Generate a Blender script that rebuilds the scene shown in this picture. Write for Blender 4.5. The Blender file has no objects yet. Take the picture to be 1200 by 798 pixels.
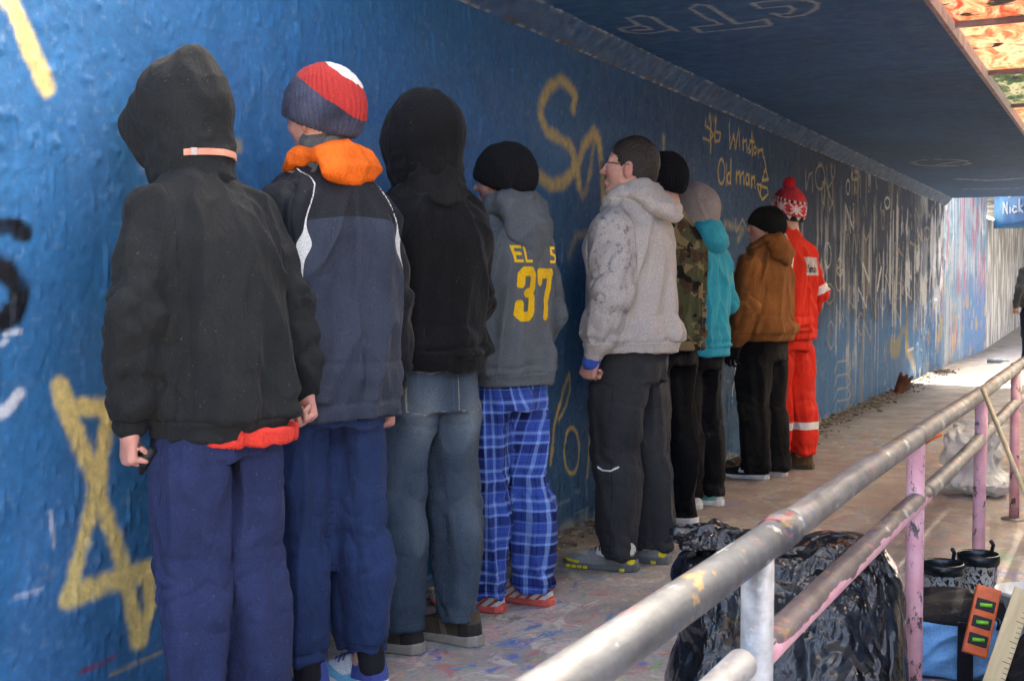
import bpy, math, random
import numpy as np
from mathutils import Vector, Matrix
from mathutils.bvhtree import BVHTree
R = math.radians
scene = bpy.context.scene
C = scene.collection
random.seed(7)

# ------------------------------------------------------------------ camera
cam_data = bpy.data.cameras.new('camera')
cam = bpy.data.objects.new('camera', cam_data)
C.objects.link(cam)
cam.location = (0, 0, 1.17)
cam.rotation_euler = (R(90 - 2.53), 0, R(26.7))
cam_data.sensor_width = 36
cam_data.lens = 43.5
cam_data.clip_start = 0.02
cam_data.clip_end = 2000
cam_data.dof.use_dof = True
cam_data.dof.focus_distance = 4.6
cam_data.dof.aperture_fstop = 13
scene.camera = cam

# ------------------------------------------------------------------ sky, sun, exposure
SUN_EL, SUN_AZ = 38, 1            # elevation; azimuth from +Y towards +X
world = bpy.data.worlds.new('World')
scene.world = world
world.use_nodes = True
wn = world.node_tree
sky = wn.nodes.new('ShaderNodeTexSky')
sky.sky_type = 'NISHITA'
sky.sun_disc = False
sky.sun_elevation = R(SUN_EL)
sky.sun_rotation = R(SUN_AZ)
sky.air_density = 0.45
sky.dust_density = 8.0
sky.ozone_density = 0.0
bgn = wn.nodes['Background']
bgn.inputs['Strength'].default_value = 0.15
wn.links.new(sky.outputs[0], bgn.inputs['Color'])
sun_data = bpy.data.lights.new('sun', 'SUN')
sun_data.energy = 4.0
sun_data.angle = R(0.5)
sun_data.color = (1.0, 0.94, 0.85)
sun = bpy.data.objects.new('sun', sun_data)
C.objects.link(sun)
sd = Vector((math.sin(R(SUN_AZ)) * math.cos(R(SUN_EL)), math.cos(R(SUN_AZ)) * math.cos(R(SUN_EL)), math.sin(R(SUN_EL))))
sun.rotation_euler = sd.to_track_quat('Z', 'Y').to_euler()
sun.location = sd * 60

vs = scene.view_settings
vs.view_transform = 'Standard'
vs.look = 'None'
vs.gamma = 1
vs.use_curve_mapping = False
vs.exposure = 3.68
vs.use_white_balance = True
vs.white_balance_temperature = 7400
vs.white_balance_tint = 8
scene.cycles.use_denoising = True
scene.cycles.max_bounces = 8
scene.cycles.diffuse_bounces = 4
scene.cycles.glossy_bounces = 4
scene.cycles.transmission_bounces = 6
scene.cycles.caustics_reflective = False
scene.cycles.caustics_refractive = False

# ------------------------------------------------------------------ naming
def tag(o, label=None, cat=None, group=None, kind=None):
    if label: o['label'] = label
    if cat: o['category'] = cat
    if group: o['group'] = group
    if kind: o['kind'] = kind
    return o
def empty(name, loc=(0, 0, 0), rz=0, parent=None):
    o = bpy.data.objects.new(name, None)
    C.objects.link(o)
    o.location = loc
    o.rotation_euler = (0, 0, rz)
    o.empty_display_size = 0.1
    if parent: o.parent = parent
    return o
def mesh_obj(name, V, Fq, mat=None, parent=None, smooth=True, attrs=None, color=None, mats=None, fmat=None):
    me = bpy.data.meshes.new(name)
    V = np.asarray(V, dtype=np.float32)
    if isinstance(Fq, np.ndarray):
        n, k = Fq.shape
        me.vertices.add(len(V)); me.vertices.foreach_set('co', V.ravel())
        me.loops.add(n * k); me.loops.foreach_set('vertex_index', Fq.astype(np.int32).ravel())
        me.polygons.add(n)
        me.polygons.foreach_set('loop_start', np.arange(0, n * k, k, dtype=np.int32))
        me.polygons.foreach_set('loop_total', np.full(n, k, dtype=np.int32))
        me.update(calc_edges=True)
        me.validate()
    else:
        me.from_pydata([tuple(map(float, v)) for v in V], [], Fq)
        me.update()
    me.polygons.foreach_set('use_smooth', np.full(len(me.polygons), smooth, dtype=bool))
    if attrs:
        for an, av in attrs.items():
            a = me.attributes.new(an, 'FLOAT', 'POINT')
            a.data.foreach_set('value', np.asarray(av, dtype=np.float32))
    if color is not None:
        a = me.attributes.new('Paint', 'FLOAT_COLOR', 'POINT')
        a.data.foreach_set('color', np.asarray(color, dtype=np.float32).ravel())
    for m in (mats or [mat]):
        if m: me.materials.append(m)
    if fmat is not None:
        me.polygons.foreach_set('material_index', np.asarray(fmat, dtype=np.int32))
    o = bpy.data.objects.new(name, me)
    C.objects.link(o)
    if parent: o.parent = parent
    return o

# ------------------------------------------------------------------ noise on points
_rng = np.random.default_rng(11)
_LAT = _rng.random(4096 * 4).astype(np.float32)
def vnoise(P, seed=0):
    P = np.asarray(P, dtype=np.float32) + np.float32(seed * 17.31 + 500.0)
    I = np.floor(P).astype(np.int64)
    f = P - I
    f = f * f * (3 - 2 * f)
    out = 0
    for dx in (0, 1):
        wx = f[:, 0] if dx else 1 - f[:, 0]
        for dy in (0, 1):
            wy = f[:, 1] if dy else 1 - f[:, 1]
            for dz in (0, 1):
                wz = f[:, 2] if dz else 1 - f[:, 2]
                h = ((I[:, 0] + dx) * 73856093 ^ (I[:, 1] + dy) * 19349663 ^ (I[:, 2] + dz) * 83492791) & 16383
                out = out + _LAT[h] * wx * wy * wz
    return out
def fbm(P, seed=0, o=3):
    s, a, t = 0, 1.0, 0
    for i in range(o):
        s = s + a * vnoise(P * (2.03 ** i), seed + i); t += a; a *= .5
    return s / t
def ridge(P, d, stretch, freq, seed, warp=.0, p=1.6):
    """cloth folds: noise drawn out along direction d"""
    d = np.asarray(d, np.float32); d = d / np.linalg.norm(d)
    if warp:
        w = vnoise(P * 5, seed + 40) - .5
        P = P + np.outer(w, (warp, warp, warp)).astype(np.float32)
    t = P @ d
    Q = P - np.outer(t, d) * (1 - 1 / stretch)
    n = vnoise(Q * freq, seed) * .7 + vnoise(Q * freq * 2.1, seed + 3) * .3
    n = np.clip(.5 + (n - .5) * 1.9, 0, 1)
    return (1 - np.abs(2 * n - 1)) ** p
def crease(P, d, stretch, freq, seed, warp=.0):
    """bunched cloth: rounded rolls with sharp valleys"""
    return 1 - ridge(P, d, stretch, freq, seed, warp, 1.0) ** 1.5
def sstep(a, b, x):
    t = np.clip((x - a) / (b - a), 0, 1)
    return t * t * (3 - 2 * t)

# ------------------------------------------------------------------ distance fields -> mesh
class Field:
    def __init__(s, lo, hi, h):
        s.h = h
        s.ax = [np.arange(lo[i], hi[i] + h, h).astype(np.float32) for i in range(3)]
        s.F = np.full([len(a) for a in s.ax], .3, np.float32)
    def sub(s, lo, hi, m):
        sl = []
        for i in range(3):
            a = s.ax[i]
            i0 = max(0, int((lo[i] - m - a[0]) / s.h)); i1 = min(len(a), int((hi[i] + m - a[0]) / s.h) + 2)
            if i1 <= i0: return None, None
            sl.append(slice(i0, i1))
        G = (s.ax[0][sl[0]][:, None, None], s.ax[1][sl[1]][None, :, None], s.ax[2][sl[2]][None, None, :])
        return tuple(sl), G
    def put(s, sl, d, k, op='add'):
        A = s.F[sl]
        if op == 'cut':
            d = -d
            h = np.clip(.5 - .5 * (d - A) / k, 0, 1) if False else np.clip(.5 + .5 * (d - A) / k, 0, 1)
            s.F[sl] = A + (d - A) * h + k * h * (1 - h)
        else:
            h = np.clip(.5 + .5 * (A - d) / k, 0, 1)
            s.F[sl] = A + (d - A) * h - k * h * (1 - h)
    def seg(s, a, b, ra, rb, k=.02, fu=None, fs=1.0, op='add'):
        a = np.asarray(a, float); b = np.asarray(b, float)
        m = max(ra, rb) * max(1, fs)
        sl, G = s.sub(np.minimum(a, b) - m, np.maximum(a, b) + m, k + .02)
        if sl is None: return
        ab = b - a; L2 = float(ab @ ab) + 1e-12
        q = [G[i] - a[i] for i in range(3)]
        t = np.clip((q[0] * ab[0] + q[1] * ab[1] + q[2] * ab[2]) / L2, 0, 1)
        q = [q[i] - t * ab[i] for i in range(3)]
        r = ra + (rb - ra) * t
        d2 = q[0] ** 2 + q[1] ** 2 + q[2] ** 2
        if fu is not None:
            fu = np.asarray(fu, float); fu = fu / np.linalg.norm(fu)
            c = q[0] * fu[0] + q[1] * fu[1] + q[2] * fu[2]
            d2 = d2 - c * c * (1 - 1 / fs ** 2)
        s.put(sl, (np.sqrt(np.maximum(d2, 0)) - r).astype(np.float32), k, op)
    def chain(s, pts, rr, k=.02, **kw):
        for i in range(len(pts) - 1):
            s.seg(pts[i], pts[i + 1], rr[i], rr[i + 1], k, **kw)
    def ell(s, c, r, k=.02, rx=0, rz=0, op='add'):
        m = max(r)
        sl, G = s.sub([c[i] - m for i in range(3)], [c[i] + m for i in range(3)], k + .02)
        if sl is None: return
        x, y, z = [G[i] - c[i] for i in range(3)]
        if rz:
            cz, sz = math.cos(-rz), math.sin(-rz); x, y = cz * x - sz * y, sz * x + cz * y
        if rx:
            cx, sx = math.cos(-rx), math.sin(-rx); y, z = cx * y - sx * z, sx * y + cx * z
        n = np.sqrt((x / r[0]) ** 2 + (y / r[1]) ** 2 + (z / r[2]) ** 2)
        n2 = np.sqrt((x / r[0] ** 2) ** 2 + (y / r[1] ** 2) ** 2 + (z / r[2] ** 2) ** 2) + 1e-6
        s.put(sl, np.clip(n * (n - 1) / n2, -.3, .3).astype(np.float32), k, op)
    def box(s, c, hs, rad=.01, k=.005, op='add', rz=0, rx=0):
        m = float(np.linalg.norm(hs))
        sl, G = s.sub([c[i] - m for i in range(3)], [c[i] + m for i in range(3)], k + .02)
        x, y, z = [G[i] - c[i] for i in range(3)]
        if rz:
            cz, sz = math.cos(-rz), math.sin(-rz); x, y = cz * x - sz * y, sz * x + cz * y
        if rx:
            cx, sx = math.cos(-rx), math.sin(-rx); y, z = cx * y - sx * z, sx * y + cx * z
        q = [np.abs(x) - hs[0] + rad, np.abs(y) - hs[1] + rad, np.abs(z) - hs[2] + rad]
        o = np.sqrt(np.maximum(q[0], 0) ** 2 + np.maximum(q[1], 0) ** 2 + np.maximum(q[2], 0) ** 2)
        d = o + np.minimum(np.maximum(np.maximum(q[0], q[1]), q[2]), 0) - rad
        s.put(sl, d.astype(np.float32), k, op)
    def loft(s, T, k=.02, n=2.3, op='add'):
        T = np.asarray(T, float)
        zs = T[:, 0]
        zz = np.linspace(zs[0], zs[-1], 200)
        co = []
        for j in range(1, 5):                       # monotone-ish cubic through the rows
            y = T[:, j]; dlt = np.diff(y) / np.diff(zs)
            mm = np.concatenate([[dlt[0]], np.where(dlt[:-1] * dlt[1:] > 0, 2 * dlt[:-1] * dlt[1:] / (dlt[:-1] + dlt[1:] + 1e-12), 0), [dlt[-1]]])
            i = np.clip(np.searchsorted(zs, zz, 'right') - 1, 0, len(zs) - 2)
            hh = zs[i + 1] - zs[i]; t = (zz - zs[i]) / hh
            co.append((2 * t ** 3 - 3 * t ** 2 + 1) * y[i] + (t ** 3 - 2 * t ** 2 + t) * hh * mm[i] + (-2 * t ** 3 + 3 * t ** 2) * y[i + 1] + (t ** 3 - t ** 2) * hh * mm[i + 1])
        lo = (min(co[0] - co[2]), min(co[1] - co[3]), zs[0]); hi = (max(co[0] + co[2]), max(co[1] + co[3]), zs[-1])
        sl, G = s.sub(lo, hi, k + .02)
        z = G[2][0, 0]
        cx, cy, rx, ry = [np.interp(z, zz, c)[None, None, :] for c in co]
        d = ((np.abs((G[0] - cx) / rx) ** n + np.abs((G[1] - cy) / ry) ** n) ** (1 / n) - 1) * np.minimum(rx, ry)
        d = np.maximum(d, np.maximum(G[2] - zs[-1], zs[0] - G[2]))
        s.put(sl, np.clip(d, -.3, .3).astype(np.float32), k, op)
    def mesh(s, smooth=2):
        F = s.F; ax = s.ax
        F[0] = F[-1] = .3; F[:, 0] = F[:, -1] = .3; F[:, :, 0] = F[:, :, -1] = .3
        ins = F < 0
        n = [m - 1 for m in F.shape]
        cnt = np.zeros(n, np.int8)
        off = [(i, j, k) for i in (0, 1) for j in (0, 1) for k in (0, 1)]
        for i, j, k in off:
            cnt += ins[i:n[0] + i, j:n[1] + j, k:n[2] + k]
        ci = np.argwhere((cnt > 0) & (cnt < 8))
        idx = np.full(n, -1, np.int32)
        idx[ci[:, 0], ci[:, 1], ci[:, 2]] = np.arange(len(ci))
        vals = {o: F[ci[:, 0] + o[0], ci[:, 1] + o[1], ci[:, 2] + o[2]] for o in off}
        acc = np.zeros((len(ci), 3)); w = np.zeros(len(ci))
        for o in off:
            for a in range(3):
                if o[a]: continue
                o2 = list(o); o2[a] = 1; o2 = tuple(o2)
                va, vb = vals[o], vals[o2]
                m = (va < 0) != (vb < 0)
                t = np.where(m, va / np.where(m, va - vb, 1), 0)
                p = np.array(o, float)[None, :].repeat(len(ci), 0); p[:, a] += t
                acc[m] += p[m]; w[m] += 1
        V = (ci + acc / w[:, None]) * s.h + np.array([a[0] for a in ax])
        faces = []
        for a in range(3):
            b, c = (a + 1) % 3, (a + 2) % 3
            sa = [slice(1, -1)] * 3; sa[a] = slice(0, -1); sb = [slice(1, -1)] * 3; sb[a] = slice(1, None)
            A, B = ins[tuple(sa)], ins[tuple(sb)]
            e = np.argwhere(A != B)
            if not len(e): continue
            fl = A[e[:, 0], e[:, 1], e[:, 2]]
            base = e + 1; base[:, a] -= 1
            def g(db, dc):
                q = base.copy(); q[:, b] += db; q[:, c] += dc
                return idx[q[:, 0], q[:, 1], q[:, 2]]
            f = np.stack([g(-1, -1), g(0, -1), g(0, 0), g(-1, 0)], 1)
            f[~fl] = f[~fl][:, ::-1]
            faces.append(f)
        Q = np.concatenate(faces)
        Q = Q[(Q >= 0).all(1)]
        for _ in range(smooth):
            V = lap(V, Q, .5)
        return V, Q
def lap(V, Q, f):
    S = np.zeros_like(V); n = np.zeros(len(V))
    for a, b in ((0, 1), (1, 2), (2, 3), (3, 0)):
        for i, j in ((a, b), (b, a)):
            for c in range(3):
                S[:, c] += np.bincount(Q[:, i], V[Q[:, j], c], len(V))
            n += np.bincount(Q[:, i], None, len(V))
    return V + (S / np.maximum(n, 1)[:, None] - V) * f
def normals(V, Q):
    fn = np.cross(V[Q[:, 2]] - V[Q[:, 0]], V[Q[:, 3]] - V[Q[:, 1]])
    N = np.zeros_like(V)
    for i in range(4):
        for c in range(3):
            N[:, c] += np.bincount(Q[:, i], fn[:, c], len(V))
    return N / (np.linalg.norm(N, axis=1)[:, None] + 1e-12)
def join(parts):
    Vs, Qs, o = [], [], 0
    for V, Q in parts:
        Vs.append(V); Qs.append(Q + o); o += len(V)
    return np.concatenate(Vs), np.concatenate(Qs)

# ------------------------------------------------------------------ small mesh builders
class MB:
    def __init__(s): s.v, s.f = [], []
    def box(s, c, h, M=None):
        o = len(s.v)
        for x in (-1, 1):
            for y in (-1, 1):
                for z in (-1, 1):
                    p = Vector((x * h[0], y * h[1], z * h[2]))
                    if M: p = M @ p
                    s.v.append((c[0] + p[0], c[1] + p[1], c[2] + p[2]))
        for q in ((0, 1, 3, 2), (4, 6, 7, 5), (0, 4, 5, 1), (2, 3, 7, 6), (0, 2, 6, 4), (1, 5, 7, 3)):
            s.f.append([o + i for i in q])
        return s
    def tube(s, pts, rr, n=16, cap=True):
        pts = [Vector(p) for p in pts]
        if not isinstance(rr, (list, tuple)): rr = [rr] * len(pts)
        o = len(s.v)
        up = None
        for i, p in enumerate(pts):
            t = (pts[min(i + 1, len(pts) - 1)] - pts[max(i - 1, 0)]).normalized()
            if up is None:
                up = t.orthogonal().normalized()
            up = (up - t * up.dot(t)).normalized()
            w = t.cross(up)
            for j in range(n):
                a = 2 * math.pi * j / n
                s.v.append(tuple(p + (up * math.cos(a) + w * math.sin(a)) * rr[i]))
        for i in range(len(pts) - 1):
            for j in range(n):
                a, b = o + i * n + j, o + i * n + (j + 1) % n
                s.f.append([a, b, b + n, a + n])
        if cap:
            s.f.append([o + j for j in range(n)][::-1])
            s.f.append([o + (len(pts) - 1) * n + j for j in range(n)])
        return s
    def lathe(s, prof, n=24, c=(0, 0, 0)):
        o = len(s.v)
        for r, z in prof:
            for j in range(n):
                a = 2 * math.pi * j / n
                s.v.append((c[0] + r * math.cos(a), c[1] + r * math.sin(a), c[2] + z))
        for i in range(len(prof) - 1):
            for j in range(n):
                a, b = o + i * n + j, o + i * n + (j + 1) % n
                s.f.append([a, b, b + n, a + n])
        return s
    def build(s, name, mat, parent=None, smooth=False, bevel=0):
        o = mesh_obj(name, np.array(s.v), s.f, mat, parent, smooth)
        if bevel:
            m = o.modifiers.new('bevel', 'BEVEL'); m.width = bevel; m.segments = 2
        return o

# ------------------------------------------------------------------ materials
_mats = {}
class Mat:
    def __init__(s, name, rough=.7, metal=0, spec=.5):
        s.m = bpy.data.materials.new(name); s.m.use_nodes = True
        s.t = s.m.node_tree; s.b = s.t.nodes['Principled BSDF']
        s.b.inputs['Roughness'].default_value = rough; s.b.inputs['Metallic'].default_value = metal
        s.b.inputs['Specular IOR Level'].default_value = spec
        s.co = None
    def n(s, ty, **kw):
        x = s.t.nodes.new(ty)
        for k, v in kw.items(): setattr(x, k, v)
        return x
    def l(s, a, b): s.t.links.new(a, b)
    def coord(s, scale=(1, 1, 1), kind='Object'):
        c = s.n('ShaderNodeTexCoord'); mp = s.n('ShaderNodeMapping'); mp.inputs['Scale'].default_value = scale
        s.l(c.outputs[kind], mp.inputs['Vector'])
        return mp.outputs[0]
    def noise(s, scale, detail=3, rough=.55, co=None, dist=0):
        x = s.n('ShaderNodeTexNoise'); x.inputs['Scale'].default_value = scale; x.inputs['Detail'].default_value = detail
        x.inputs['Roughness'].default_value = rough; x.inputs['Distortion'].default_value = dist
        s.l(co if co is not None else s.coord(), x.inputs['Vector'])
        return x.outputs['Fac']
    def voro(s, scale, feat='F1', co=None, out='Distance'):
        x = s.n('ShaderNodeTexVoronoi', feature=feat); x.inputs['Scale'].default_value = scale
        s.l(co if co is not None else s.coord(), x.inputs['Vector'])
        return x.outputs[out]
    def ramp(s, fac, stops, interp='LINEAR'):
        x = s.n('ShaderNodeValToRGB'); x.color_ramp.interpolation = interp
        e = x.color_ramp.elements
        while len(e) < len(stops): e.new(.5)
        for el, (p, c) in zip(e, stops):
            el.position = p; el.color = (c, c, c, 1) if isinstance(c, (int, float)) else (*c, 1)
        s.l(fac, x.inputs[0])
        return x.outputs[0]
    def mix(s, fac, a, b, mode='MIX'):
        x = s.n('ShaderNodeMix', data_type='RGBA', blend_type=mode)
        for sock, v in ((x.inputs[0], fac), (x.inputs[6], a), (x.inputs[7], b)):
            if isinstance(v, (int, float)): sock.default_value = v
            elif isinstance(v, tuple): sock.default_value = (*v, 1)
            else: s.l(v, sock)
        return x.outputs[2]
    def math(s, op, a, b=0.0, clamp=False):
        x = s.n('ShaderNodeMath', operation=op, use_clamp=clamp)
        for sock, v in ((x.inputs[0], a), (x.inputs[1], b)):
            if isinstance(v, (int, float)): sock.default_value = v
            else: s.l(v, sock)
        return x.outputs[0]
    def attr(s, name, out='Fac'):
        x = s.n('ShaderNodeAttribute'); x.attribute_name = name
        return x.outputs[out]
    def color(s, v):
        if isinstance(v, tuple): s.b.inputs['Base Color'].default_value = (*v, 1)
        else: s.l(v, s.b.inputs['Base Color'])
        return s
    def rough(s, v):
        s.l(v, s.b.inputs['Roughness']); return s
    def bump(s, h, strength=.3, dist=.005):
        x = s.n('ShaderNodeBump'); x.inputs['Strength'].default_value = strength; x.inputs['Distance'].default_value = dist
        s.l(h, x.inputs['Height'])
        if s.b.inputs['Normal'].is_linked:
            s.l(s.b.inputs['Normal'].links[0].from_socket, x.inputs['Normal'])
        s.l(x.outputs[0], s.b.inputs['Normal'])
        return s
def hexlin(h):
    def f(c):
        c = c / 255
        return c / 12.92 if c <= .04045 else ((c + .055) / 1.055) ** 2.4
    return tuple(f(int(h[i:i + 2], 16)) for i in (0, 2, 4))
def mixc(a, b, t): return tuple(a[i] * (1 - t) + b[i] * t for i in range(3))

def fabric(name, col, layers=(), rough=.92, weave=650, wb=.25, mott=.25, sheen=.03, lint=True, base_out=None, crinkle=1.0):
    """knit or woven cloth: colour mottling, fine weave, lint; layers = [(attribute, colour)] where attribute > 0"""
    m = Mat(name, rough, 0, .15)
    c = col
    if base_out: c = base_out(m)
    else:
        nz = m.noise(9, 4)
        dark = tuple(x * (1 - mott) for x in col); lite = tuple(min(1, x * (1 + mott)) for x in col)
        c = m.mix(m.ramp(nz, [(.3, 0), (.7, 1)]), dark, lite)
    for a, lc in layers:
        f = m.math('GREATER_THAN', m.attr(a), 0.0)
        c = m.mix(f, c, lc)
    c = m.mix(m.math('MULTIPLY', m.math('GREATER_THAN', m.attr('seam'), 0.0), .5), c, (.0, .0, .0))
    gr = m.ramp(m.noise(240, 3, .7), [(.3, .72), (.7, 1.28)])
    c = m.mix(1.0, c, gr, 'MULTIPLY')
    if lint:
        sp = m.ramp(m.noise(150, 2), [(.70, 0), (.76, 1)])
        c = m.mix(m.math('MULTIPLY', sp, .16), c, (.5, .5, .48))
    m.color(c)
    m.b.inputs['Sheen Weight'].default_value = sheen
    m.b.inputs['Sheen Roughness'].default_value = .5
    m.bump(m.noise(weave, 2), wb, .002)
    cr = m.math('ABSOLUTE', m.math('SUBTRACT', m.noise(13, 3, .5, m.coord((1.5, 1.5, .55)), .7), .5))
    m.bump(cr, .28 * crinkle, .035)
    m.bump(m.noise(45, 3), .2 * crinkle, .006)
    return m.m

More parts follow.
